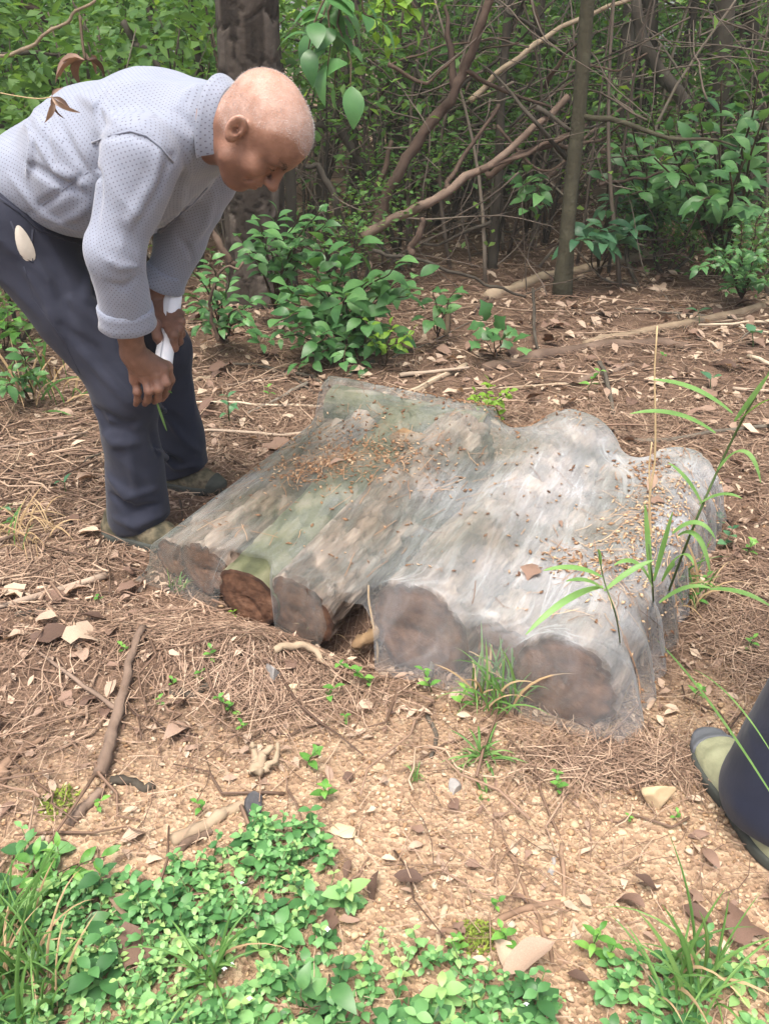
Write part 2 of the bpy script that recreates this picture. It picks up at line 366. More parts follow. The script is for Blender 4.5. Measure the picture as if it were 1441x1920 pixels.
def leaf_shape(L=1., W=.5, rows=5, fold=.25, curl=.2, tip=1., wave=0., lobes=0, seed=0, twist=0.):
    """a leaf of length L along +x from its stalk at the origin, three points to a row"""
    r = np.random.default_rng(seed); t = np.linspace(0, 1, rows + 1); wd = W * .5 * np.sin(math.pi * np.clip(t, .02, .985) ** tip) ** .85
    if lobes: wd = wd * (1 + .35 * np.sin(t * math.pi * 2 * lobes))
    z = -curl * L * t ** 2 + .08 * L * np.sin(t * math.pi)
    V = []
    for i in range(rows + 1):
        for s in (-1, 0, 1):
            zz = z[i] + abs(s) * fold * wd[i] + (wave * L * r.normal() if s else 0) + s * twist * wd[i] * t[i]
            V.append((L * t[i] + (wave * L * .5 * r.normal() if s else 0), s * wd[i], zz))
    F = []
    for i in range(rows):
        a = 3 * i; F += [(a, a + 3, a + 4, a + 1), (a + 1, a + 4, a + 5, a + 2)]
    return np.array(V), np.array(F)

def litter():
    b = Bag()
    shapes = [leaf_shape(1, .45, 3, .3, c, 1., .05, lb, i) for i, (c, lb) in enumerate(((.2, 0), (-.3, 0), (.5, 2), (-.1, 2), (.3, 3), (0, 0)))]
    for i, (lv, lf) in enumerate(shapes):
        for (n, box, s0, s1) in ((900, (-2, 2, .8, 3.2), .008, .035), (900, (-4.5, 5, 2.6, 8), .02, .07), (400, (-9, 9, 6, 16), .05, .13)):
            p = spread(n, *box, keep=(lambda x, y: np.clip(1.1 - .8 * gravel_zone(x, y), .2, 1))); s = RNG.uniform(s0, s1, n)
            V = np.einsum('kij,nj->kni', rand_rot(n, .28), lv) * s[:, None, None]
            V += np.stack([p[:, 0], p[:, 1], gz(p[:, 0], p[:, 1]) + .006 + .12 * s], 1)[:, None]
            b.many(V, lf, np.clip(RNG.normal(.5, .3, n), 0, 1))
    V, F, T = b.out(); solo('leaf_litter', V, F, M['dead_leaf'], 'small brown dead leaves and bark flakes strewn over the forest floor', 'leaf litter', kind='stuff', tint=T, base=(0, 0, 0))
    b = Bag()
    for i in range(2500):
        y = RNG.uniform(.8, 7); x = RNG.uniform(-.6 * y - .4, .6 * y + .4)
        if i > 1700: x, y = RNG.uniform(-1.9, -.7), RNG.uniform(1.5, 3.2)
        if gravel_zone(np.array(x), np.array(y)) > RNG.uniform(.3, 1.4): continue
        L = RNG.uniform(.05, .28) * (1 + .15 * y); a = RNG.uniform(0, 6.28); q = np.linspace(-.5, .5, 5)
        px = x + L * q * math.cos(a) + RNG.normal(0, .012, 5); py = y + L * q * math.sin(a) + RNG.normal(0, .012, 5)
        P = np.stack([px, py, gz(px, py) + .006 + RNG.uniform(0, .02) + q * RNG.normal(0, .1) * L], 1); V, F = tube(P, np.linspace(.0028, .0012, 5) * RNG.uniform(.6, 1.7), 4); b.add(V, F, RNG.uniform(0, 1))
    V, F, T = b.out(); solo('twig_litter', V, F, M['needle'], 'thin dry twigs strewn over the forest floor', 'twig litter', kind='stuff', tint=T, base=(0, 0, 0))
litter()

# ------------------------------------------------------------------ log pile
PO, PU, PV = V3(-.55, 1.85, 0), V3(.876, -.48, 0), V3(.48, .876, 0); PU /= np.linalg.norm(PU); PV = V3(-PU[1], PU[0], 0)
def pile(u, v, z=0.): return PO + PU * u + PV * v + V3(0, 0, z)
M['bark_log'] = mat('bark_log', [(.028, .020, .015), (.088, .062, .046), (.185, .138, .106), (.34, .28, .225)], kt=1, kn=.5, scale=75, rough=.85, bump=1., bscale=55, bdist=.012, stretch=(1, .22, 1))
M['bark_mossy_log'] = mat('bark_mossy_log', [(.035, .040, .022), (.08, .088, .046), (.14, .14, .085), (.22, .20, .15)], kt=1, kn=.6, scale=12, rough=.9, bump=.6, bscale=70, bdist=.006)
M['cut_wood'] = mat('cut_wood', [(.035, .018, .012), (.09, .044, .026), (.16, .082, .048), (.24, .14, .09)], kt=1, kn=.75, scale=24, rough=.9, bump=.6, bscale=140)
M['rot_wood'] = mat('rot_wood', [(.08, .05, .03), (.20, .13, .07), (.40, .29, .17)], kt=0, kn=.6, scale=30, rough=.9, bump=.8, bscale=60, stretch=(1, .2, 1))
LOGS = []  # (centre line start, end, r0, r1)
def make_log(label, a, b, r0, r1, mossy=False, seed=0, group='logs stacked under the netting', plate=1.):
    a, b = np.array(a), np.array(b); L = np.linalg.norm(b - a); LOGS.append((a, b, r0, r1))
    n, m = 56, max(20, int(L / .012)); th = np.arange(n) * 2 * math.pi / n; s = np.linspace(0, 1, m)
    TH, S = np.meshgrid(th, s); r = r0 + (r1 - r0) * S
    x, y = TH * r0 / .045, S * L / .085 + .35 * np.sin(TH * 2); x = x + .25 * fbm2(S * L * 12, TH * 2, 2, seed)
    f1, f2, cid = worley(x.ravel() + 31 * seed, y.ravel(), seed); f1, f2, cid = (q.reshape(TH.shape) for q in (f1, f2, cid))
    h = plate * (.012 * sstep(.02, .16, f2 - f1) + .009 * (cid - .5)) + plate * .010 * np.abs(fbm2(TH * 7, S * L * 9 + seed, 3, seed + 3)) + .010 * fbm2(np.cos(TH) * 2 + seed, S * L * 5, 3, seed + 5) + .012 * fbm2(np.cos(TH) * 1.1 + 3, np.sin(TH) * 1.1 + S * L * 1.5, 2, seed + 8)
    R = r + h - .006
    V = np.stack([R * np.cos(TH), S * L, R * np.sin(TH)], -1).reshape(-1, 3)
    i, j = np.meshgrid(np.arange(m - 1), np.arange(n), indexing='ij'); j2 = (j + 1) % n
    Fq = np.stack([i * n + j, (i + 1) * n + j, (i + 1) * n + j2, i * n + j2], -1).reshape(-1, 4)
    q = Vector(b - a).to_track_quat('Y', 'Z')
    t = thing('log', label, 'log', a, group, q)
    link('bark', mesh('bark', V, Fq, M['bark_mossy_log' if mossy else 'bark_log'], tint=np.clip(.12 + .75 * cid * (.4 + .6 * sstep(.0, .12, f2 - f1)), 0, 1).ravel()), t)
    for e in (0, 1):                                             # the two sawn ends, with low growth rings and a crack
        k = 14; rr = np.linspace(.02, 1, k); edge = R[0 if e == 0 else -1]; ang = th
        RR = rr[:, None] * edge[None]; dz = .0006 * np.sin(RR / .004) + .006 * fbm2(np.cos(ang)[None] * RR * 40 + seed, np.sin(ang)[None] * RR * 40, 3, seed + e) - .006 * np.exp(-((np.abs(((ang - 1.3 - seed) + math.pi) % (2 * math.pi) - math.pi))[None] * rr[:, None] / .12) ** 2)
        yv = (-.002 - dz) if e == 0 else (L + .002 + dz); yv = np.where(rr[:, None] > .97, 0.0 if e == 0 else L, yv)
        Vc = np.stack([RR * np.cos(ang)[None], yv, RR * np.sin(ang)[None]], -1).reshape(-1, 3)
        i, j = np.meshgrid(np.arange(k - 1), np.arange(n), indexing='ij'); j2 = (j + 1) % n
        Fc = np.stack([i * n + j, (i + 1) * n + j, (i + 1) * n + j2, i * n + j2], -1).reshape(-1, 4)
        if e == 0: Fc = Fc[:, ::-1]
        link('cut_face', mesh('cut_face', Vc, Fc[:, ::-1], M['cut_wood'], tint=np.clip(.5 + .08 * np.sin(RR / .0035) - .35 * (rr[:, None] > .87), 0, 1).ravel()), t)
    return t
def gp(u, v): p = pile(u, v); return max(float(gz(p[0], p[1])), -.03)
make_log('pale pinkish barked log at the right end of the netted pile', pile(1.035, .012, gp(1.035, 0) + .088), pile(1.055, .98, .10), .104, .106, seed=1)
make_log('thickest log with flaky pinkish bark, in the middle of the netted pile', pile(.70, .03, gp(.70, 0) + .104), pile(.74, .97, .135), .118, .130, seed=2)
make_log('log with shaggy pink bark left of the thickest log, its brown sawn end showing', pile(.40, -.01, gp(.4, 0) + .092), pile(.43, .86, .165), .088, .10, seed=3)
make_log('greenish mossy log with a round reddish brown sawn end facing front', pile(.265, -.02, gp(.27, 0) + .090), pile(.24, .84, .155), .083, .09, True, seed=4, plate=.5)
make_log('slim dark log wrapped tightly in netting near the left end', pile(.11, .012, gp(.1, 0) + .085), pile(.09, .9, .145), .070, .068, seed=5)
make_log('thinnest log at the far left end of the netted pile', pile(.0, .03, gp(0, 0) + .06), pile(-.01, .9, .12), .050, .055, seed=6)
make_log('mossy green log lying crosswise over the back of the pile', pile(-.05, .88, .20), pile(.47, .93, .175), .065, .066, True, seed=7, plate=.4)
make_log('short dark log squeezed between the two right hand logs', pile(.875, .07, gp(.88, 0) + .065), pile(.90, .92, .09), .07, .075, seed=8)
def rot_stub(label, c, d, L, r, seed):
    q = np.linspace(0, 1, 9); P = np.array(c)[None] + np.array(d)[None] * (q[:, None] - .5) * L
    rr = r * (.75 + .35 * np.sin(q * 3)) * np.array([.5] + [1] * 7 + [.35]); V, F = tube(wob(P, r * .25, seed), rr, 8, .6, seed); solo('wood_chunk', V, F, M['rot_wood'], label, 'wood chunk', smooth=False)
rot_stub('yellowish broken rotten wood chunk in the dark hollow under the logs', G(690, 1195, .03), unit(V3(.8, .5, .25)), .09, .015, 1)
rot_stub('small splintered wood chunk poking out beside the thickest sawn end', G(715, 1175, .08), unit(V3(.6, .4, .5)), .07, .011, 2)
rot_stub('lumpy broken wood chunk under the netting on top of the pile', pile(.33, .71, .20), unit(V3(.9, .3, .0)), .13, .03, 3)

# ------------------------------------------------------------------ the net cover
def net_cover():
    us = np.concatenate([np.linspace(-.10, 1.19, 190)]); vs = np.concatenate([np.linspace(-.030, .05, 34), np.linspace(.058, 1.10, 120)])
    U, Vv = np.meshgrid(us, vs); P = PO[None, None] + PU * U[..., None] + PV * Vv[..., None]; g = gz(P[..., 0], P[..., 1]) + .004
    obs = g.copy()
    for (a, b, r0, r1) in LOGS:
        ab = b[:2] - a[:2]; L2 = ab @ ab; d = P[..., :2] - a[:2]; t = (d @ ab) / L2; tt = np.clip(t, 0, 1)
        perp = (d[..., 0] * -ab[1] + d[..., 1] * ab[0]) / math.sqrt(L2); r = r0 + (r1 - r0) * tt + .017
        over = np.clip(np.maximum(t - 1, -t), 0, None) * math.sqrt(L2)
        hh = a[2] + (b[2] - a[2]) * tt + np.sqrt(np.clip(r ** 2 - perp ** 2, 0, None))
        obs = np.where((np.abs(perp) < r) & (over < .016), np.maximum(obs, hh + .004), obs)
    z = obs.copy(); fr = (vs < .05)
    z0 = g.copy()
    for it in range(900):
        n = z.copy(); n[1:-1, 1:-1] = .25 * (z[:-2, 1:-1] + z[2:, 1:-1] + z[1:-1, :-2] + z[1:-1, 2:])
        n[1:-1, 1:-1] -= 2.2e-5                                             # sag
        z = np.maximum(n, obs); z[0], z[-1], z[:, 0], z[:, -1] = z0[0], z0[-1], z0[:, 0], z0[:, -1]
    lift = z - obs
    crease = .005 * np.abs(fbm2(U * 9 + Vv * 4, Vv * 2.2, 3, 51)) + .004 * fbm2(U * 22, Vv * 5, 2, 52)
    edge = np.minimum(1, np.minimum(np.arange(len(vs)), np.arange(len(vs))[::-1])[:, None] / 6.)
    z = z + crease * edge
    # hanging folds on the front drop: push the sheet out and in along v
    front = np.exp(-((Vv - .0) / .035) ** 2) * sstep(.0, .03, z - g)
    push = front * (.034 * fbm2(U * 16, z * 4, 3, 53) + .011 * np.sin(U * 46 + 7 * fbm2(U * 5, z * 6, 2, 54)))
    P = P + PV * np.minimum(push, .004)[..., None]; P[..., 2] = z
    # side drop at the right end gets its own wrinkles
    rs = np.exp(-((U - 1.165) / .04) ** 2); P = P + PU * (rs * .012 * np.sin(Vv * 55 + 5 * fbm2(Vv * 6, z * 4, 2, 55)))[..., None]
    # the hem is gathered up to the top edge before the brown sawn ends and the hollow
    jt = int(np.searchsorted(vs, .020)); uu = us + .008 * np.sin(us * 70)
    kk = 1 - .93 * sstep(.165, .195, uu) * sstep(.345, .305, uu) - .85 * sstep(.47, .51, uu) * sstep(.62, .57, uu)
    for r_ in range(jt): P[r_] = P[jt] + (P[r_] - P[jt]) * kk[:, None]
    m_, n_ = U.shape; i, j = np.meshgrid(np.arange(m_ - 1), np.arange(n_ - 1), indexing='ij'); i, j = i.ravel(), j.ravel()
    F = np.stack([i * n_ + j, i * n_ + j + 1, (i + 1) * n_ + j + 1, (i + 1) * n_ + j], -1)
    # arc-length uv so that the weave keeps its size on the drop
    su = np.concatenate([np.zeros((m_, 1)), np.cumsum(np.linalg.norm(np.diff(P, axis=1), axis=-1), 1)], 1); sv = np.concatenate([np.zeros((1, n_)), np.cumsum(np.linalg.norm(np.diff(P, axis=0), axis=-1), 0)], 0)
    uvv = np.stack([su, sv], -1).reshape(-1, 2)
    mt = bpy.data.materials.new('white_mesh_netting'); mt.use_nodes = True; nt = mt.node_tree; nt.nodes.clear()
    out = nt.nodes.new('ShaderNodeOutputMaterial'); pr = nt.nodes.new('ShaderNodeBsdfPrincipled'); tr = nt.nodes.new('ShaderNodeBsdfTransparent'); mx = nt.nodes.new('ShaderNodeMixShader')
    pr.inputs['Roughness'].default_value = .3; pr.inputs['Specular IOR Level'].default_value = .6
    uvn = nt.nodes.new('ShaderNodeUVMap'); uvn.uv_map = 'uv'; sp = nt.nodes.new('ShaderNodeSeparateXYZ'); nt.links.new(uvn.outputs[0], sp.inputs[0])
    def thread(o):                                                     # woven threads 3 mm apart
        f = math_n(nt, 'FRACT', math_n(nt, 'MULTIPLY', o, 1 / .0019)); return math_n(nt, 'LESS_THAN', f, .105)
    th_ = math_n(nt, 'MAXIMUM', thread(sp.outputs[0]), thread(sp.outputs[1]))
    nz = nt.nodes.new('ShaderNodeTexNoise'); nz.inputs['Scale'].default_value = 5; nz.inputs['Detail'].default_value = 6; tcn = nt.nodes.new('ShaderNodeTexCoord'); nt.links.new(tcn.outputs['Object'], nz.inputs[0])
    at_ = nt.nodes.new('ShaderNodeAttribute'); at_.attribute_name = 'tint'
    rp = ramp(nt, [(.10, .12, .085), (.28, .30, .285), (.54, .56, .58)]); nt.links.new(math_n(nt, 'ADD', math_n(nt, 'MULTIPLY', math_n(nt, 'SUBTRACT', nz.outputs[0], .5), 1.6), at_.outputs['Fac']), rp.inputs[0]); nt.links.new(rp.outputs[0], pr.inputs['Base Color'])
    lw = nt.nodes.new('ShaderNodeLayerWeight'); lw.inputs[0].default_value = .5
    # threads have thickness: seen edge-on they close up, as a real net does
    al = math_n(nt, 'MAXIMUM', math_n(nt, 'MULTIPLY', th_, .85), math_n(nt, 'MULTIPLY', math_n(nt, 'POWER', lw.outputs['Facing'], 2.2), .8))
    n3 = nt.nodes.new('ShaderNodeTexNoise'); n3.inputs['Scale'].default_value = 9; n3.inputs['Detail'].default_value = 8; n3.inputs['Roughness'].default_value = .7; nt.links.new(tcn.outputs['Object'], n3.inputs[0])
    dust = math_n(nt, 'MULTIPLY', math_n(nt, 'MAXIMUM', math_n(nt, 'SUBTRACT', math_n(nt, 'MULTIPLY_ADD', at_.outputs['Fac'], .45, n3.outputs[0]), .58), 0.), .8)   # dust caught in the weave
    ge = nt.nodes.new('ShaderNodeNewGeometry'); sn = nt.nodes.new('ShaderNodeSeparateXYZ'); nt.links.new(ge.outputs['Normal'], sn.inputs[0])                 # dust lies on top, not on the drop
    lie = math_n(nt, 'MULTIPLY', math_n(nt, 'MAXIMUM', math_n(nt, 'SUBTRACT', math_n(nt, 'ABSOLUTE', sn.outputs[2]), .35), 0.), 1.0)
    al = math_n(nt, 'MINIMUM', math_n(nt, 'MULTIPLY_ADD', dust, lie, al), .95)
    mp = nt.nodes.new('ShaderNodeMapping'); mp.inputs['Scale'].default_value = (26, 3.2, 1); mp.inputs['Rotation'].default_value = (0, 0, .12); nt.links.new(uvn.outputs[0], mp.inputs[0]); n4 = nt.nodes.new('ShaderNodeTexNoise'); n4.inputs['Scale'].default_value = 1.; n4.inputs['Detail'].default_value = 4; n4.inputs['Distortion'].default_value = .6; nt.links.new(mp.outputs[0], n4.inputs[0])
    fold = math_n(nt, 'MULTIPLY', math_n(nt, 'MAXIMUM', math_n(nt, 'SUBTRACT', .06, math_n(nt, 'ABSOLUTE', math_n(nt, 'SUBTRACT', n4.outputs[0], .56))), 0.), 3.2)      # stretched folds where the weave doubles up
    al = math_n(nt, 'MULTIPLY_ADD', fold, math_n(nt, 'MINIMUM', math_n(nt, 'ADD', lie, .35), 1.), al)
    al = math_n(nt, 'MINIMUM', math_n(nt, 'MULTIPLY', al, math_n(nt, 'MULTIPLY_ADD', at_.outputs['Fac'], .42, .60)), .95)
    nt.links.new(al, mx.inputs[0]); nt.links.new(tr.outputs[0], mx.inputs[1]); nt.links.new(pr.outputs[0], mx.inputs[2]); nt.links.new(mx.outputs[0], out.inputs[0])
    tint = .35 + .45 * sstep(.35, .9, U) + .25 * fbm2(U * 3, Vv * 3, 3, 61)
    o = solo('net_cover', P.reshape(-1, 3), F, mt, 'greyish white fine mesh netting draped over the pile of logs', 'net cover', base=PO, tint=tint.ravel(), uv=uvv[F.ravel()])
    return us, vs, P
NET_U, NET_V, NET_P = net_cover()
def on_net(u, v):
    i = np.clip(np.searchsorted(NET_U, u), 1, len(NET_U) - 2); j = np.clip(np.searchsorted(NET_V, v), 1, len(NET_V) - 2)
    p = NET_P[j, i]; n = np.cross(NET_P[j, i + 1] - p, NET_P[j + 1, i] - p); return p, n / (np.linalg.norm(n, axis=-1, keepdims=True) + 1e-9)
def net_debris():
    b = Bag()
    spots = [(.30, .52, .10, .07, 420, .5), (.18, .40, .07, .05, 200, .5), (.42, .95, .15, .04, 260, .3), (1.07, .52, .05, .16, 520, .85), (1.0, .80, .04, .08, 120, .4), (.98, .28, .05, .04, 120, .5), (.6, .5, .5, .3, 420, .35), (.15, .6, .12, .2, 200, .4)]
    for (cu, cv, su, sv, k, tm) in spots:
        u = np.clip(RNG.normal(cu, su, k), -.1, 1.17); v = np.clip(RNG.normal(cv, sv, k), .07, 1.03); p, n = on_net(u, v); s = RNG.uniform(.0015, .0065, k)
        V = np.einsum('kij,nj->kni', rand_rot(k, .4), OCT_V * V3(1.5, .8, .35)) * s[:, None, None] + (p + n * .004)[:, None]
        b.many(V, OCT_F, np.clip(RNG.normal(tm, .25, k), 0, 1))
        k2 = k // 3; u = np.clip(RNG.normal(cu, su * 1.4, k2), -.1, 1.15); v = np.clip(RNG.normal(cv, sv * 1.4, k2), .07, 1.0); l = RNG.uniform(.02, .09, k2); a = RNG.uniform(0, 6.28, k2); q = np.linspace(-.5, .5, 4)
        pp, nn = on_net(np.clip(u[:, None] + q * (l * np.cos(a))[:, None], -.13, 1.2), np.clip(v[:, None] + q * (l * np.sin(a))[:, None], .03, 1.08)); sd = np.stack([-np.sin(a), np.cos(a), a * 0], 1)[:, None] * .0008; pp = pp + nn * .005
        b.many(np.stack([pp - sd, pp + sd], 2).reshape(k2, 8, 3), np.array([(0, 1, 3, 2), (2, 3, 5, 4), (4, 5, 7, 6)]), np.clip(RNG.normal(tm * .8, .2, k2), 0, 1))
    V, F, T = b.out(); solo('forest_debris', V, F, M['needle_light'], 'crumbs of bark, seeds and pine needles lying on the netting', 'debris', kind='stuff', tint=T, base=PO)
M['needle_light'] = mat('needle_light', [(.12, .06, .035), (.27, .15, .08), (.52, .38, .24)], kn=.1, rough=.7)
net_debris()

# ------------------------------------------------------------------ thin humid air under the trees
def haze():
    m = bpy.data.materials.new('haze'); m.use_nodes = True; nt = m.node_tree; nt.nodes.clear(); out = nt.nodes.new('ShaderNodeOutputMaterial'); v = nt.nodes.new('ShaderNodeVolumePrincipled')
    v.inputs['Color'].default_value = (.93, .96, .95, 1); v.inputs['Density'].default_value = .0028; nt.links.new(v.outputs[0], out.inputs['Volume'])
    x, y0, y1, z0, z1 = 96, -34, 122, -2.2, 11.5; V = np.array([(a, b, c) for a in (-x, x) for b in (y0, y1) for c in (z0, z1)]); F = np.array([(0, 1, 3, 2), (4, 6, 7, 5), (0, 4, 5, 1), (2, 3, 7, 6), (0, 2, 6, 4), (1, 5, 7, 3)])
    o = link('haze', mesh('haze', V, F, m, smooth=False)); o['kind'] = 'stuff'; o['label'] = 'thin pale humid air under the trees'; o['category'] = 'haze'
haze()

# ------------------------------------------------------------------ sticks, roots, stones, single dead leaves
def ground_path(px, r, n=6, lifts=None):
    P = [G(*q) for q in px]
    if lifts is not None:
        for p, l in zip(P, lifts): p[2] += l
    C = curve(P, n); C[:, 2] = np.maximum(C[:, 2], gz(C[:, 0], C[:, 1]) + r * .35); return C
def stick(px, r0, r1, m, label, cat='stick', name=None, group=None, lifts=None, amp=.0035, seed=None, twigs=(), rough=.42, sides=7):
    seed = seed if seed is not None else int(px[0][0] + px[0][1]); C = wob(ground_path(px, r0, 6, lifts), amp, seed)
    V, F = tube(C, np.linspace(r0, r1, len(C)), sides, rough, seed); b = C[0]
    if not twigs: return solo(name or cat.replace(' ', '_'), V, F, M[m], label, cat, group, base=b)
    t = thing(name or cat.replace(' ', '_'), label, cat, b, group); part('main_stem', V, F, M[m], t)
    for (tpx, tr, tl) in twigs:
        Ct = wob(ground_path(tpx, tr, 6, tl), amp, seed + 5); V, F = tube(Ct, np.linspace(tr, tr * .5, len(Ct)), 6, rough, seed + 6); part('side_branch', V, F, M[m], t)
    return t
stick([(912, 560), (1000, 530), (1100, 505), (1228, 478)], .036, .028, 'bark_pale', 'long pale fallen pole lying behind the mossy sapling', 'fallen pole')
stick([(1095, 648), (1190, 628), (1300, 608), (1441, 572)], .020, .028, 'bark_pale', 'long pale peeled branch slanting up to the right edge', 'branch')
stick([(905, 695), (1010, 672), (1120, 652), (1230, 650), (1292, 658)], .026, .028, 'bark_dead', 'reddish fallen branch with a snapped end behind the pile', 'branch', twigs=(([(1200, 650), (1250, 640), (1272, 634)], .01, None),))
stick([(722, 762), (800, 722), (872, 688)], .018, .012, 'bark_pale', 'straight grey stick pointing away from the back left of the pile', 'stick')
stick([(640, 790), (760, 772), (860, 760), (905, 740)], .020, .014, 'bark_dead', 'reddish stick lying along the back edge of the netting', 'stick')
stick([(380, 830), (440, 827), (505, 823)], .012, .010, 'bark_dead', 'brown stick between the far shoe and the netting', 'stick')
stick([(1085, 720), (1140, 700), (1185, 684)], .016, .010, 'bark_dead', 'short orange broken branch lying in the needles behind the pile', 'branch')
stick([(995, 585), (1000, 640), (1010, 665)], .009, .006, 'bark_grey', 'bent dark stick propped near the lobed seedling', 'stick', lifts=(.12, .05, 0))
stick([(1180, 450), (1170, 500), (1195, 540)], .018, .01, 'bark_grey', 'dead grey stub standing behind the fallen pole', 'stub', lifts=(.25, .1, 0))
stick([(885, 590), (930, 548), (900, 610)], .012, .008, 'bark_dead', 'short reddish stick with a snapped tip below the bush', 'stick')
stick([(1120, 700), (1140, 740), (1150, 790)], .010, .007, 'bark_grey', 'grey stick standing at a slant behind the thickest log', 'stick', lifts=(.05, .03, .01))
stick([(840, 600), (838, 632)], .014, .014, 'stem_brown', 'short upright cut stump stem beside the broadleaf bush', 'stub', lifts=(.08, 0))
stick([(188, 1462), (215, 1385), (235, 1310), (245, 1250), (272, 1192)], .0135, .008, 'bark_dead', 'reddish peeling branch standing out on the litter at left, forked', 'branch', lifts=(.015, .02, .02, .02, .03), twigs=(([(225, 1345), (150, 1290), (65, 1228)], .006, (.02, .02, .02)),))
stick([(128, 1548), (160, 1515), (190, 1485)], .011, .010, 'bark_dead', 'stubby brown stick beside the moss clump at left', 'stick')
stick([(208, 1467), (250, 1470), (290, 1478)], .009, .008, 'bark_grey', 'short grey stick lying below the forked branch', 'stick')
stick([(322, 1582), (380, 1548), (425, 1528), (472, 1508)], .012, .011, 'bark_pale', 'thick pale peeled stick at the edge of the green ground cover', 'stick')
stick([(335, 1598), (375, 1572), (400, 1565)], .008, .006, 'bark_dead', 'dark stick tucked beside the thick pale peeled stick', 'stick')
stick([(318, 1302), (355, 1297), (395, 1292)], .010, .009, 'bark_grey', 'dark chunky stick with seedlings along it left of the mound', 'stick')
stick([(0, 1475), (15, 1440), (50, 1405), (90, 1388)], .012, .006, 'root', 'pale curved root at the left edge under the bluish plant', 'root')
stick([(30, 1155), (85, 1150), (120, 1180), (115, 1210)], .008, .006, 'bark_grey', 'thin dark bent stick below the heap of pale needles', 'stick')
stick([(0, 1028), (60, 1010), (140, 985)], .010, .008, 'bark_grey', 'thin stick left of the near shoe', 'stick')
stick([(85, 970), (140, 968), (188, 970)], .010, .009, 'bark_dead', 'straight tan stick left of the trouser cuff', 'stick')
stick([(40, 862), (95, 838), (135, 815)], .009, .006, 'bark_dead', 'orange brown stick leaning behind the legs at left', 'stick')
stick([(0, 760), (60, 735), (112, 712)], .010, .008, 'bark_grey', 'grey stick on the litter at the left edge', 'stick')
stick([(500, 690), (540, 705), (590, 740)], .009, .006, 'bark_grey', 'crooked grey stick right of the far trouser leg', 'stick')
stick([(340, 735), (380, 712), (410, 705)], .010, .007, 'bark_pale', 'pale stick behind the far knee', 'stick')
stick([(515, 1232), (560, 1230), (600, 1245), (628, 1275)], .009, .006, 'bark_pale', 'gnarled pale root on top of the soil mound', 'root', lifts=(.02, .03, .03, .0))
stick([(770, 1792), (812, 1752), (870, 1745), (960, 1715), (1048, 1690)], .0065, .0055, 'root', 'thick wavy root across the gravel near the ground cover', 'root')
stick([(925, 1540), (955, 1610), (990, 1680), (1015, 1730), (1038, 1808)], .0048, .0035, 'root', 'long wavy root running down to the dead leaf in front', 'root')
stick([(1052, 1585), (1055, 1650), (1048, 1760)], .0045, .003, 'root', 'upright looking thin root crossing the thick wavy root', 'root')
stick([(918, 1592), (935, 1635), (965, 1690)], .003, .002, 'root', 'thin pale root left of the long wavy root', 'root')
stick([(985, 1720), (1060, 1800), (1150, 1855), (1225, 1880)], .003, .002, 'root', 'thin straw coloured root running into the grass tuft', 'root')
stick([(835, 1700), (825, 1740), (820, 1775)], .006, .004, 'bark_pale', 'short pale splinter standing over the thick wavy root', 'stick')
stick([(1000, 1596), (1030, 1594), (1058, 1590)], .005, .004, 'bark_pale', 'short pale stick lying beside the upright looking root', 'stick')
stick([(1030, 1640), (1040, 1620), (1048, 1605)], .006, .003, 'stone_grey', 'grey wood splinter on the gravel right of the roots', 'stick')
stick([(985, 1412), (1040, 1430), (1090, 1438)], .0045, .003, 'root', 'straw coloured twig below the right end of the netting', 'twig')
stick([(1085, 1425), (1150, 1430), (1210, 1440), (1295, 1458)], .005, .004, 'root', 'reddish root running to the toe of the green shoe', 'root')
stick([(800, 1345), (815, 1385), (812, 1420)], .005, .004, 'bark_grey', 'grey curved twig in front of the grass clump', 'twig')
stick([(895, 1310), (925, 1240), (958, 1190)], .011, .009, 'bark_dead', 'broken brown branch leaning on the netting between two logs', 'branch', lifts=(0, .06, .14))
stick([(880, 1220), (935, 1222)], .008, .008, 'bark_dead', 'short brown stub sticking out of the netting', 'stub', lifts=(.08, .09))
stick([(965, 1345), (975, 1290), (985, 1235)], .005, .003, 'bark_dead', 'reddish dry stalk in the grass clump', 'stalk', lifts=(0, .06, .12))
stick([(800, 1290), (815, 1250), (838, 1215)], .005, .004, 'bark_grey', 'thin grey stalk leaning on the thickest sawn end', 'stalk', lifts=(0, .04, .08))
stick([(708, 1245), (700, 1200), (692, 1160)], .0035, .0025, 'straw', 'straw stalk standing before the dark hollow', 'stalk', lifts=(0, .05, .1))
stick([(1130, 1385), (1158, 1340), (1182, 1265)], .004, .003, 'straw', 'yellow dry stalk along the right end of the netting', 'stalk', lifts=(0, .01, .05))
stick([(985, 1395), (965, 1440), (980, 1470)], .008, .004, 'bark_pale', 'splayed bundle-like pale root end below the grass clump', 'root')
stick([(700, 680), (620, 720), (560, 700), (440, 690)], .010, .006, 'bark_grey', 'long dark stick under the broadleaf bush', 'stick', amp=.02)

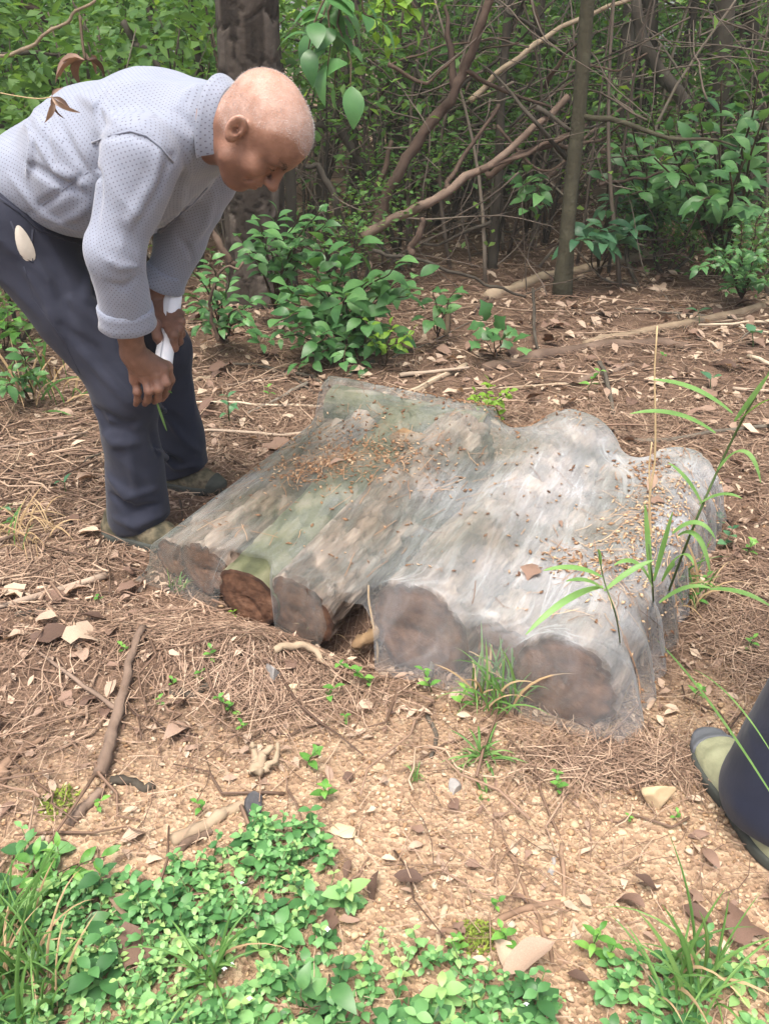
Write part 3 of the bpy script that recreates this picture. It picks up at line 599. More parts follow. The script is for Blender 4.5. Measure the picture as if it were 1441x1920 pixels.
def fallen_sticks():
    rg = np.random.default_rng(33)
    for i in range(44):
        if i < 18: x, y, w_ = rg.uniform(-1.9, -.75), rg.uniform(1.7, 3.4), 'on the litter left of the man'
        else: x, y, w_ = rg.uniform(-.7, 2.2), rg.uniform(2.75, 4.6), 'on the needle floor behind the pile'
        L = rg.uniform(.25, .8); a = rg.normal(.35, .6) + (math.pi if rg.uniform() < .5 else 0); q = np.linspace(-.5, .5, 9); X = x + q * L * math.cos(a); Y = y + q * L * math.sin(a); X, Y = X + rg.normal(0, .006, 9), Y + rg.normal(0, .006, 9); r = rg.uniform(.004, .012)
        P = np.stack([X, Y, gz(X, Y) + r + rg.uniform(0, .03) * (q + .5)], 1); V, F = tube(P, np.linspace(r, r * .5, 9), 7, .3, i); k = rg.integers(0, 3)
        solo('stick', V, F, M[('bark_grey', 'bark_dead', 'bark_pale')[k]], ('dark grey', 'brown', 'pale')[k] + (' thick' if r > .008 else ' thin') + ' fallen stick lying ' + w_, 'stick', 'fallen sticks ' + w_, tint=float(rg.uniform(.2, .8)))
fallen_sticks()
def rock(px, py, size, shape, m, label, seed, name='stone', cat='stone', sink=.25, quat=None, cuts=7):
    import bmesh
    r = np.random.default_rng(seed); b = bmesh.new(); bmesh.ops.create_icosphere(b, subdivisions=4, radius=1)
    V = np.array([v.co[:] for v in b.verts]); F = np.array([[v.index for v in f.verts] for f in b.faces]); b.free()
    for k in range(cuts):
        n = unit(r.normal(size=3)); d = r.uniform(.42, .66); s = np.clip(V @ n - d, 0, None); V = V - s[:, None] * n
    V = V * (1 + .05 * vn3(V * 2.5 + seed, seed)[:, None] + .03 * vn3(V * 7, seed + 1)[:, None]); V = V * np.array(shape) * size
    p = G(px, py); p[2] += size * shape[2] * (.7 - sink * 2 * .5); o = link(name, mesh(name, V, F, M[m]), None, p, quat); return tag(o, label, cat)
rock(1230, 1505, .040, (1.0, .75, .8), 'stone', 'blocky tan stone lying near the green canvas shoe', 12, cuts=10)
rock(1170, 1445, .012, (1, .9, .7), 'stone', 'small round tan stone above the blocky stone', 2)
rock(1185, 1470, .010, (1.2, .9, .6), 'stone', 'small flat tan stone just left of the blocky stone', 9)
rock(710, 1443, .012, (1, .8, .7), 'stone', 'small orange stone on the gravel in front of the thickest log', 3)
rock(848, 1480, .020, (.8, .9, .7), 'stone_grey', 'grey wedge shaped stone on the gravel', 4)
rock(640, 1560, .026, (1.3, 1, .3), 'stone', 'broad pale crumbly stone at the tip of the ground cover', 5)
rock(1050, 1688, .010, (1, .8, .6), 'stone', 'small ochre stone at the right end of the thick wavy root', 6)
rock(995, 1545, .009, (1, .9, .7), 'stone', 'small orange stone beside the long wavy root', 7)
rock(1000, 1600, .008, (1.4, .8, .6), 'stone', 'small flat ochre stone right of the long wavy root', 8)
rock(1165, 1565, .009, (1, .8, .6), 'stone', 'small reddish stone below the blocky stone', 10)
rock(1100, 1575, .010, (1.1, .8, .6), 'stone', 'small cream stone left below the blocky stone', 11)
rock(1260, 1560, .009, (1, .8, .6), 'stone', 'small pale stone below right of the blocky stone', 13)
rock(480, 1515, .026, (.8, 1.2, .8), 'charred', 'black charred wood lump at the end of the thick pale stick', 14, 'charred_wood', 'charred wood')
rock(512, 1275, .030, (.7, .6, 1.1), 'stone_grey', 'dark grey stone set in the face of the soil mound', 15)
rock(545, 1300, .022, (1.2, .6, 1.), 'stone', 'brown flat stone leaning on the soil mound', 16)
def driftwood():
    b = Bag()
    for px, r in (([(480, 1455), (492, 1435), (515, 1420)], .016), ([(490, 1440), (478, 1425), (476, 1412)], .012), ([(495, 1445), (520, 1432), (524, 1412)], .010)):
        C = curve([G(*q, .01) for q in px], 6); C[:, 2] += np.linspace(.004, .03, len(C)); V, F = tube(wob(C, .003, 3), np.linspace(r * .8, r * .3, len(C)), 7, .8, int(px[0][0])); b.add(V, F)
    V, F, T = b.out(); solo('driftwood', V, F, M['bark_pale'], 'weathered grey forked wood knob on the gravel left of centre', 'driftwood', tint=.1, smooth=False)
driftwood()

def qdir(d, up=(0, 0, 1), roll=0.):
    x = unit(d); z = np.asarray(up, float); z = z - x * (z @ x)
    if np.linalg.norm(z) < 1e-4: z = V3(1, 0, 0) - x * x[0]
    z = unit(z); y = np.cross(z, x); q = Matrix(np.stack([x, y, z], 1).tolist()).to_quaternion()
    return q @ Quaternion((1, 0, 0), roll) if roll else q
DEAD = []
for i, (W, fold, curl, wave, lobes) in enumerate(((.45, .35, .25, .03, 0), (.55, .5, -.3, .04, 0), (.75, .25, .2, .06, 2), (.7, .3, -.2, .06, 2), (.5, .6, .45, .05, 0), (.8, .2, .05, .08, 3), (.38, .7, .3, .03, 0), (.6, .1, .1, .07, 0))):
    V, F = leaf_shape(1, W, 6, fold, curl, 1., wave, lobes, 40 + i); V[:, 0] -= .5; DEAD.append(mesh('dead_leaf', V, F, M['dead_leaf']))
HAND_LEAVES = [(335, 1372, .075, 0, 'pale cracked dead leaf left of the charred lump'), (100, 1200, .10, 5, 'broad lobed brown dead leaf flat on the litter at left'), (160, 1200, .10, 2, 'large pale tan dead leaf with a ragged edge at left'), (90, 1170, .07, 1, 'reddish purple dead leaf below the heap of needles'),
    (990, 1815, .085, 1, 'large curled reddish brown dead leaf in front at bottom'), (945, 1795, .06, 4, 'narrower brown dead leaf tucked behind the large curled one'), (1180, 1690, .05, 4, 'curled chestnut dead leaf beside the grass tuft'), (1210, 1665, .04, 1, 'small rolled chestnut dead leaf above the grass tuft'),
    (1330, 1610, .05, 6, 'narrow orange dead leaf near the heel of the green shoe'), (1305, 1715, .05, 0, 'pale tan dead leaf right of the grass tuft'), (1390, 1745, .09, 2, 'wide dull brown dead leaf at the lower right edge'), (1300, 685 + 1000, .035, 3, 'small brown dead leaf below the rolled chestnut leaf'),
    (850, 1510, .03, 5, 'pinkish five lobed dead leaf below the grey wedge stone'), (765, 1655, .05, 1, 'orange brown dead leaf on the gravel right of the ground cover'), (700, 1665, .05, 0, 'flat tan dead leaf touching the ground cover'), (545, 1250, .04, 3, 'small dead leaf on the soil mound'),
    (250, 1790, .09, 2, 'big tan dead leaf half buried in the ground cover'), (225, 1700, .06, 0, 'tan dead leaf at the upper edge of the ground cover'), (830, 660, .09, 4, 'upright curled tan dead leaf below the broadleaf bush'), (1000, 755, .09, 1, 'bright tan dead leaf standing just behind the dip in the netting'),
    (1130, 590, .13, 2, 'large pale dead leaf behind the peeled branch'), (1250, 525, .14, 5, 'broad pinkish dead leaf behind the fallen pole'), (1360, 520, .12, 1, 'tan dead leaf near the right edge behind the peeled branch'), (1050, 690, .08, 0, 'folded tan dead leaf among needles behind the pile'),
    (265, 800, .06, 4, 'folded brown dead leaf between the two legs'), (390, 770, .09, 1, 'reddish brown dead leaf beside the far knee'), (410, 735, .07, 6, 'bright orange dead leaf behind the far knee'), (165, 900, .09, 4, 'curled brown dead leaf left of the near shin'), (140, 1110, .07, 6, 'olive brown dead leaf on the needles at left'), (245, 1105, .07, 5, 'dark ragged dead leaf left of the thinnest log')]
def dead_leaf(p, s, k, label, group=None, n=(0, 0, 1), tilt=.3, rz=None):
    d = V3(*[math.cos(rz if rz is not None else random.uniform(0, 6.28)), 0, 0]); a = rz if rz is not None else random.uniform(0, 6.28)
    q = qdir(V3(math.cos(a), math.sin(a), random.gauss(0, tilt * .6)), np.asarray(n) + np.array([random.gauss(0, tilt), random.gauss(0, tilt), 0]))
    return tag(link('dead_leaf', DEAD[k], None, p, q, s), label, 'dead leaf', group)
for px, py, s, k, lab in HAND_LEAVES: dead_leaf(G(px, py, .012) + V3(0, 0, s * .12), s, k, lab)
for u, v, s, k, lab in ((1.02, .70, .05, 1, 'tan dead leaf lying on the netting near the back right'), (1.06, .62, .04, 2, 'small brown dead leaf on the netting above the crumbs'), (.88, .20, .055, 2, 'pale tan dead leaf on the netting behind the grass blades'), (.87, .42, .02, 4, 'tiny orange dead leaf in the middle of the netting'), (1.0, .86, .03, 4, 'dark shrivelled dead leaf at the back right of the netting'), (.23, .44, .05, 0, 'brown bark-like dead leaf on the left half of the netting')):
    p, n = on_net(np.array([u]), np.array([v])); dead_leaf(p[0] + n[0] * .008, s, k, lab, None, n[0], .15)
def zone_leaves():
    zones = [(62, (-1.5, 1.2, .75, 1.45), (.02, .05), 'brown dead leaf lying among the gravel and roots in front', 'dead leaves on the gravel'),
             (58, (-1.7, -.6, 1.2, 2.3), (.03, .085), 'brown dead leaf on the litter left of the pile', 'dead leaves left of the pile'),
             (40, (.85, 1.7, 1.2, 2.6), (.03, .07), 'brown dead leaf on the litter right of the pile', 'dead leaves right of the pile'),
             (104, (-1.2, 2.6, 2.7, 5.0), (.05, .13), None, None)]
    for k, box, (s0, s1), lab, grp in zones:
        for x, y in spread(k, *box, keep=lambda x, y: (~in_pile(x, y)).astype(float)):
            s = random.uniform(s0, s1); l_, g_ = lab, grp
            if lab is None: px = proj(V3(x, y, 0))[0]; w_ = 'near the broadleaf bush' if px < 760 else 'between the broadleaf bush and the mossy sapling' if px < 1060 else 'to the right of the mossy sapling'; l_, g_ = 'brown dead leaf on the needles ' + w_, 'dead leaves ' + w_
            dead_leaf(V3(x, y, float(gz(x, y)) + .01 + s * .1), s, random.randrange(8), l_, g_)
zone_leaves()

# ------------------------------------------------------------------ plants
def leafmesh(name, m, **k):
    V, F = leaf_shape(**k); return mesh(name, V, F, M[m])
LF = {'oval': [leafmesh('leaf', 'leaf_bright', L=1, W=.62, rows=5, fold=.18, curl=c, seed=i) for i, c in enumerate((.1, .25, .35))],
      'mid': [leafmesh('leaf', 'leaf_mid', L=1, W=.52, rows=6, fold=.2, curl=c, wave=.008, seed=i) for i, c in enumerate((.15, .3, .45))],
      'broad': [leafmesh('leaf', 'leaf_mid', L=1, W=.60, rows=6, fold=.15, curl=c, tip=.9, wave=.01, seed=i) for i, c in enumerate((.15, .3, .45))],
      'blue': [leafmesh('leaf', 'leaf_blue', L=1, W=.42, rows=6, fold=.25, curl=c, seed=i) for i, c in enumerate((.1, .25, .4))],
      'round': [leafmesh('leaf', 'leaf_blue', L=1, W=.8, rows=6, fold=.1, curl=c, tip=.85, seed=i) for i, c in enumerate((.1, .25))],
      'lime': [leafmesh('leaf', 'leaf_lime', L=1, W=.6, rows=5, fold=.2, curl=c, seed=i) for i, c in enumerate((.1, .3))],
      'lobe': [leafmesh('leaf', 'leaf_mid', L=1, W=.75, rows=9, fold=.12, curl=c, lobes=2, seed=i) for i, c in enumerate((.1, .3))],
      'green': [leafmesh('leaf', 'leaf_bright', L=1, W=.45, rows=6, fold=.2, curl=c, seed=i) for i, c in enumerate((.1, .25, .4))]}
def leaf_on(root, kind, p, d, up, s, roll=0.):
    return link('leaf', random.choice(LF[kind]), root, p, qdir(d, up, roll), s)
def seedling(base, kind, size, label, group=None, pairs=3, h=None, cat='seedling', lean=None):
    """crosswise pairs of leaves up a short stem"""
    t = thing(cat.replace(' ', '_'), label, cat, base, group); h = h or size * (.5 + .55 * pairs); ln = lean if lean is not None else (random.gauss(0, .25), random.gauss(0, .25))
    q = np.linspace(0, 1, 5); P = np.stack([ln[0] * h * q ** 1.5, ln[1] * h * q ** 1.5, h * q], 1); V, F = tube(P, np.linspace(.05, .025, 5) * size, 5); link('stem', mesh('stem', V, F, M['stem_green']), t)
    a0 = random.uniform(0, 3)
    for k in range(pairs):
        f = (k + 1) / pairs; p = np.array([np.interp(f, q, P[:, c]) for c in range(3)]); a = a0 + k * 1.45
        for s in (0, math.pi): d = V3(math.cos(a + s), math.sin(a + s), .25 + .35 * f + random.gauss(0, .12)); leaf_on(t, kind, p, d, (random.gauss(0, .1), random.gauss(0, .1), 1), size * random.uniform(.75, 1.1) * (1 - .3 * (f > .95) * (pairs > 2)))
    return t
def bush(base, kind, tips, leaf, label, cat='shrub', group=None, per=7, stem=.006, flat=.5, start=.35, name=None):
    """woody stems from the base to each tip (world points) with alternate leaves"""
    t = thing(name or cat.replace(' ', '_'), label, cat, base, group); base = np.array(base)
    for k, tip in enumerate(tips):
        tip = np.array(tip); mid = (base + tip) / 2 + V3(0, 0, .12 * np.linalg.norm(tip - base)) * (1 if tip[2] < base[2] + .6 else .3); P = wob(curve([base, mid, tip], 6), .01, k) - base
        V, F = tube(P, np.linspace(stem, stem * .35, len(P)), 5); link('branch', mesh('branch', V, F, M['stem_brown']), t)
        n = per if np.isscalar(per) else per[k]
        for i in range(n):
            f = start + (1 - start) * (i + .5) / n; x = f * (len(P) - 1); a = int(min(x, len(P) - 2)); p = P[a] + (P[a + 1] - P[a]) * (x - a); d = unit(P[a + 1] - P[a]); s = np.cross(d, V3(0, 0, 1)); s = unit(s) if np.linalg.norm(s) > .1 else unit(RNG.normal(size=3) * V3(1, 1, 0))
            sd = 1 if i % 2 else -1; ang = random.uniform(-.6, .6); s = s * math.cos(ang) + np.cross(d, s) * math.sin(ang)
            dd = unit(d * .5 + s * sd * .9 + V3(0, 0, random.gauss(.05, .25)) + RNG.normal(0, .15, 3))
            if i == n - 1: dd = unit(d + RNG.normal(0, .2, 3))
            leaf_on(t, kind, p + dd * leaf * .12, dd, unit(V3(0, 0, 1) + flat * RNG.normal(0, .6, 3) + V3(0, -.35, 0)), leaf * random.uniform(.65, 1.15))
    return t
def tips_px(lst, y, dy=.25): return [at(px, py, y + random.uniform(-dy, dy)) for px, py in lst]

# seedlings placed as in the photograph
SEED = [((440, 1345), 'oval', .020, 'bright seedling right of the big single leaf on the left litter', 4), ((455, 1372), 'oval', .016, 'small seedling just below the bright seedling on the left litter', 2), ((612, 1318), 'oval', .024, 'pale star shaped seedling on the gravel below the soil mound', 2), ((650, 1360), 'oval', .014, 'tiny seedling right of the star shaped seedling', 2),
        ((698, 1290), 'oval', .024, 'tall leafy seedling with a white flower in front of the dark hollow', 5), ((675, 1222), 'oval', .022, 'seedling at the lip of the dark hollow', 2), ((808, 1300), 'green', .030, 'seedling with pointed leaves in front of the thickest sawn end', 3), ((862, 1330), 'green', .028, 'dark seedling left of the grass clump', 3),
        ((1048, 1490), 'oval', .018, 'single seedling on gravel above the roots', 3), ((1048, 1465), 'oval', .014, 'smaller seedling standing over the single gravel seedling', 2), ((575, 1440), 'oval', .026, 'seedling at the left of the driftwood knob gravel', 3), ((612, 1500), 'oval', .026, 'three tiered seedling above the tip of the ground cover', 3),
        ((440, 1250 - 90), 'lime', .014, 'lime green seedling under the wrapped log end', 2), ((395, 1245), 'oval', .018, 'seedling on the bank left of the mound', 3), ((325, 1290), 'oval', .016, 'seedling left of the dark chunky stick', 2), ((300, 1330), 'oval', .014, 'small seedling below left of the dark chunky stick', 2), ((372, 1282), 'oval', .015, 'seedling behind the dark chunky stick', 2),
        ((235, 1228), 'oval', .016, 'seedling beside the top of the forked branch', 2), ((190, 1130), 'oval', .015, 'seedling on the needles left of the thinnest log', 2), ((182, 1525), 'oval', .016, 'seedling between moss clump and short grey stick', 2), ((382, 1525), 'oval', .018, 'seedling above the thick pale stick', 2),
        ((1300, 1140), 'green', .032, 'seedling with pointed leaves at the foot of the tall broad grass', 4), ((1300, 1310), 'green', .024, 'bright seedling left of the navy trouser leg', 3), ((1355, 1030), 'round', .030, 'round leaved seedling right of the netting', 3), ((1335, 995), 'round', .028, 'round leaved seedling behind the other round leaved one', 2), ((1398, 1045), 'oval', .026, 'bright seedling at the right edge beyond the netting', 3),
        ((1190, 1220), 'green', .024, 'seedling pressed against the right end of the netting', 2), ((1400, 1225), 'oval', .020, 'seedling at the right edge above the navy trousers', 3), ((1262, 1540), 'oval', .012, 'tiny seedling right below the blocky stone', 2), ((1180, 1545), 'oval', .010, 'tiny seedling left below the blocky stone', 2), ((925, 1708), 'oval', .014, 'small seedling under the thick wavy root', 2),
        ((950, 1780), 'oval', .024, 'bright seedling above the large curled dead leaf', 3), ((860, 1785), 'oval', .020, 'slim seedling at the right tip of the ground cover', 3), ((1105, 1795), 'green', .028, 'dark upright seedling left of the grass tuft', 4), ((1135, 1812), 'oval', .024, 'bright seedling close by the grass tuft', 3), ((1100, 735), 'green', .045, 'small bright sprout standing behind the back edge of the netting', 3),
        ((430, 795), 'blue', .06, 'dark sprig beside the far shin', 3), ((125, 930), 'blue', .045, 'lone green leaf sprig left of the near shin', 1), ((30, 985), 'blue', .03, 'seedling on the litter at the left edge', 2), ((505, 750), 'green', .03, 'seedling behind the left netting edge', 2), ((1410, 655), 'round', .07, 'pair of large round leaves at the right edge', 1), ((1310, 610), 'round', .06, 'round leaved seedling behind the peeled branch', 1),
        ((1330, 735), 'round', .05, 'small round leaved seedling below the peeled branch', 1), ((1235, 640 + 40), 'oval', .03, 'tiny seedling in front of the reddish branch', 1)]
for (px, py), kind, s, lab, n in SEED: seedling(G(px, py), kind, s, lab, None, n)
t = bush(G(60, 1440), 'blue', [at(20, 1345, 1.45), at(85, 1375, 1.42), at(20, 1400, 1.38), at(75, 1340, 1.48)], .05, 'plant with bluish pointed leaves at the left edge', 'plant', per=4, stem=.002)
bush(G(425, 1392), 'blue', [at(425, 1340, 1.50)], .045, 'big single dark green leaf standing on the left litter', 'plant', per=1, stem=.0015)
bush(G(258, 1352), 'blue', [at(262, 1318, 1.52)], .045, 'fallen dark green leaf beside the forked branch', 'leaf', per=1, stem=.001, name='green_leaf')
# broadleaf bush in the middle and its neighbours
bush(G(640, 640), 'broad', tips_px([(590, 500), (600, 450), (665, 445), (700, 520), (650, 560), (560, 580), (620, 600), (720, 560), (540, 545), (745, 500), (690, 600), (530, 600), (770, 560), (740, 620), (640, 500), (580, 540), (500, 570), (790, 520), (660, 620), (600, 640)], 3.65, .22), .10, 'broadleaf bush with large light green leaves in the middle', 'shrub', per=10, stem=.006)
bush(G(520, 590), 'mid', tips_px([(520, 395), (480, 410), (555, 400), (610, 420), (500, 450), (545, 460), (600, 395), (450, 440), (470, 480), (530, 500), (570, 440)], 3.95, .18), .085, 'leafy shrub in front of the pine trunk under the bowed head', 'shrub', per=10, stem=.006)
bush(G(420, 640), 'mid', tips_px([(355, 500), (385, 520), (420, 560), (380, 580), (440, 600), (480, 560), (350, 560), (470, 620), (400, 480), (430, 520), (460, 590), (370, 620), (340, 600), (490, 640), (410, 620)], 3.55, .2), .06, 'small leaved shrub between the far sleeve and the bush', 'shrub', per=8, stem=.005)
bush(G(660, 665), 'mid', tips_px([(560, 650), (600, 660), (520, 620), (645, 680), (700, 640), (600, 620), (480, 650), (680, 690), (740, 660), (560, 690)], 3.45, .15), .07, 'low dark leafy skirt growing under the broadleaf bush', 'shrub', per=10, stem=.004)
bush(G(720, 690), 'lime', tips_px([(690, 600), (730, 610), (750, 640), (700, 640), (780, 620)], 3.45, .08), .045, 'pale lime sprigs at the right foot of the broadleaf bush', 'plant', per=6, stem=.003)
bush(G(820, 630), 'broad', tips_px([(810, 540), (840, 560), (800, 600), (860, 540)], 3.85, .08), .085, 'sapling with oval leaves right of the broadleaf bush', 'sapling', per=4, stem=.004)
bush(G(930, 668), 'lobe', tips_px([(910, 600), (950, 630), (890, 640), (975, 650), (930, 620)], 3.6, .06), .085, 'seedling with star lobed leaves behind the pile', 'plant', per=3, stem=.003, start=.6)
bush(G(915, 795), 'lime', tips_px([(890, 735), (915, 715), (945, 735), (895, 755), (935, 765), (955, 725), (880, 750), (920, 745)], 2.9, .06), .032, 'yellowish green small leaved plant behind the dip in the netting', 'plant', per=8, stem=.002)
bush(G(1120, 520), 'blue', tips_px([(1135, 410), (1100, 440), (1180, 430), (1080, 450), (1160, 455), (1130, 455)], 4.9, .1), .15, 'sprig with glossy narrow leaves near the mossy sapling', 'shrub', per=6, stem=.006, start=.6)
bush(G(985, 450), 'mid', tips_px([(985, 320), (1010, 370), (970, 360), (1015, 390), (990, 400)], 4.9, .1), .11, 'bright leafy sprig left of the mossy sapling', 'shrub', per=6, stem=.006, start=.4)
bush(G(1350, 500), 'mid', tips_px([(1350, 150), (1420, 150), (1380, 200), (1310, 210), (1430, 230), (1290, 260), (1340, 280), (1400, 270), (1250, 250), (1370, 330), (1290, 320), (1420, 330), (1230, 300), (1330, 240), (1390, 300), (1260, 330), (1440, 190), (1310, 380), (1400, 390)], 4.7, .45), .115, 'tall leafy shrub filling the right side', 'shrub', per=13, stem=.012, start=.35)
bush(G(1230, 470), 'mid', tips_px([(1180, 220), (1230, 260), (1200, 300), (1160, 280), (1260, 330), (1180, 360), (1240, 380), (1130, 330), (1290, 290), (1220, 200), (1150, 230), (1200, 400)], 5.2, .4), .11, 'leafy shrub between the mossy sapling and the tall right shrub', 'shrub', per=13, stem=.01, start=.3)
bush(G(1180, 440), 'blue', tips_px([(1140, 370), (1190, 375), (1160, 400), (1220, 400), (1250, 410), (1200, 420), (1120, 400), (1280, 420), (1170, 340), (1230, 360)], 5.6, .3), .10, 'low bluish leaved shrub behind the glossy sprig', 'shrub', per=10, stem=.006, start=.2)
bush(G(1390, 560), 'mid', tips_px([(1370, 460), (1420, 480), (1440, 440), (1350, 500), (1400, 520), (1330, 460), (1380, 420), (1310, 500), (1430, 400), (1440, 530), (1360, 540)], 4.2, .3), .05, 'fine leaved shrub at the right edge above the peeled branch', 'shrub', per=22, stem=.004, start=.2)
bush(at(640, -60, 3.3), 'broad', tips_px([(575, 95), (610, 130), (650, 170), (640, 60), (700, 40), (590, 60), (620, 180)], 3.2, .15), .11, 'hanging branch with large rounded leaves above the head', 'branch', per=5, stem=.006, start=.45, name='leafy_branch')
bush(at(720, -40, 3.8), 'lime', tips_px([(700, 60), (740, 70), (770, 50), (720, 90), (790, 20)], 3.9, .15), .07, 'hanging twig with small lime leaves at the top', 'branch', per=7, stem=.004, start=.3, name='leafy_twig')
bush(G(10, 660), 'green', tips_px([(5, 610), (40, 625), (20, 640), (-20, 600), (30, 605)], 3.3, .08), .08, 'green leaved plant at the left edge behind the trousers', 'plant', per=5, stem=.003)
bush(G(60, 760), 'mid', tips_px([(20, 690), (60, 700), (0, 720), (40, 650)], 3.0, .1), .06, 'low shrub left of the near thigh', 'shrub', per=8, stem=.004)

# ground cover in the lower left corner and along the bottom
def inside(poly, x, y):
    c = np.zeros(x.shape, bool); n = len(poly)
    for i in range(n):
        (x0, y0), (x1, y1) = poly[i], poly[(i + 1) % n]; c ^= ((y0 > y) != (y1 > y)) & (x < (x1 - x0) * (y - y0) / (y1 - y0 + 1e-12) + x0)
    return c
def ground_cover():
    pa = [G(*q)[:2] for q in ((-60, 1560), (60, 1570), (130, 1600), (200, 1660), (320, 1635), (440, 1592), (492, 1540), (530, 1530), (560, 1570), (600, 1580), (620, 1650), (660, 1700), (740, 1760), (830, 1800), (930, 1850), (1000, 1870), (1050, 1930), (1000, 2050), (-80, 2050))]
    pb = [G(*q)[:2] for q in ((1110, 1830), (1200, 1800), (1330, 1780), (1450, 1790), (1500, 2000), (1120, 2000))]
    b = Bag(); sb = Bag()
    lv, lf = leaf_shape(1, .64, 4, .16, .22)
    def sprigs(poly, k, s0, s1, hmax, tm, dens):
        lo, hi = np.min(poly, 0), np.max(poly, 0); n = 0
        while n < k:
            x, y = RNG.uniform(lo[0], hi[0]), RNG.uniform(max(lo[1], .5), hi[1])
            if not inside(poly, np.array([x]), np.array([y]))[0] or RNG.uniform() > dens(x, y): continue
            n += 1; z = float(gz(x, y)); h = RNG.uniform(.012, hmax); s = RNG.uniform(s0, s1); ln = RNG.normal(0, .012, 2); a = RNG.uniform(0, 6.28); prs = RNG.integers(2, 5); tint = np.clip(RNG.normal(tm, .29), 0, 1)
            V, F = tube(np.array([(x, y, z), (x + ln[0] * .4, y + ln[1] * .4, z + h * .5), (x + ln[0], y + ln[1], z + h)]), .0009, 4); sb.add(V, F, .5)
            for q in range(prs):
                f = (q + 1) / prs; p = V3(x + ln[0] * f, y + ln[1] * f, z + h * f)
                for side in (0, math.pi):
                    aa = a + q * 1.5 + side + RNG.normal(0, .15); d = V3(math.cos(aa), math.sin(aa), RNG.normal(.12 + .3 * f, .15)); xx = unit(d); zz = V3(RNG.normal(0, .12), RNG.normal(0, .12), 1); zz = unit(zz - xx * (zz @ xx)); yy = np.cross(zz, xx)
                    ss = s * RNG.uniform(.8, 1.15) * (1 - .35 * (f > .99)); b.add(p + (lv * ss) @ np.stack([xx, yy, zz]), lf, np.clip(tint + .25 * (f > .99) + RNG.normal(0, .06), 0, 1))
    fa = lambda x, y: np.clip(.35 + 1.6 * float(fbm2(np.array(x * 5), np.array(y * 5), 3, 5)) + .02, .015, 1)
    sprigs(pa, 640, .010, .023, .06, .45, fa); sprigs(pa, 90, .022, .042, .07, .2, lambda x, y: 1.); sprigs(pb, 60, .016, .026, .05, .4, lambda x, y: 1.)
    V, F, T = b.out(); o = solo('ground_cover', V, F, M['cover_leaf'], 'low bright green ground cover of small paired oval leaves in the lower left', 'ground cover', kind='stuff', tint=T, base=(0, 0, 0))
    V, F, T = sb.out(); o = solo('ground_cover_stems', V, F, M['stem_green'], 'thin green stems of the ground cover', 'ground cover', kind='stuff', tint=T, base=(0, 0, 0))
    fl = Bag()
    for k in range(4):
        a = k * math.pi / 2; V, F = leaf_shape(.0042, .0032, 2, .1, .1); c, s = math.cos(a), math.sin(a); V = V @ np.array([(c, s, 0), (-s, c, 0), (0, 0, 1)]); fl.add(V, F, .6)
    V, F, T = fl.out(); me = mesh('flower', V, F, M['flower'], tint=T)
    for (px, py), lab in (((453, 1655), 'tiny white flower near the tip of the ground cover'), ((434, 1808), 'upper of a pair of tiny white flowers in the ground cover'), ((421, 1816), 'lower of a pair of tiny white flowers in the ground cover'), ((614, 1742), 'tiny white flower at the right edge of the ground cover'), ((468, 1872), 'tiny white flower low in the ground cover'), ((986, 1882), 'tiny bluish white flower beside the large curled dead leaf')):
        tag(link('flower', me, None, G(px, py, .055), Quaternion((1, 0, 0), random.uniform(-.4, .4)), 1.), lab, 'flower')
M['cover_leaf'] = mat('cover_leaf', [(.042, .125, .042), (.08, .215, .07), (.135, .31, .11), (.22, .42, .16), (.30, .45, .16)], kn=.1, scale=60, rough=.45, spec=.4, transl=.3)
ground_cover()
bush(G(110, 1690), 'green', tips_px([(60, 1600), (100, 1590), (130, 1620), (40, 1640), (150, 1640), (90, 1650), (190, 1610)], .98, .05), .034, 'plant with larger bright leaves at the left edge of the ground cover', 'plant', per=6, stem=.002)
bush(G(60, 1850), 'broad', tips_px([(90, 1790), (60, 1740), (100, 1760), (30, 1780), (170, 1740)], .84, .03), .045, 'plant with big grey green leaves in the lower left corner', 'plant', per=3, stem=.002)
bush(G(610, 1910), 'broad', tips_px([(560, 1850), (610, 1890), (570, 1900), (630, 1840)], .72, .02), .045, 'plant with big dark leaves at the bottom middle', 'plant', per=3, stem=.002)
bush(G(700, 1800), 'green', [at(704, 1700, .92)], .05, 'upright arrow shaped leaf right of the ground cover', 'plant', per=1, stem=.001, start=.4)
bush(G(400, 1800), 'green', [at(420, 1765, .90), at(380, 1790, .88)], .055, 'plant with heart shaped leaf in the ground cover', 'plant', per=1, stem=.001, start=.4)

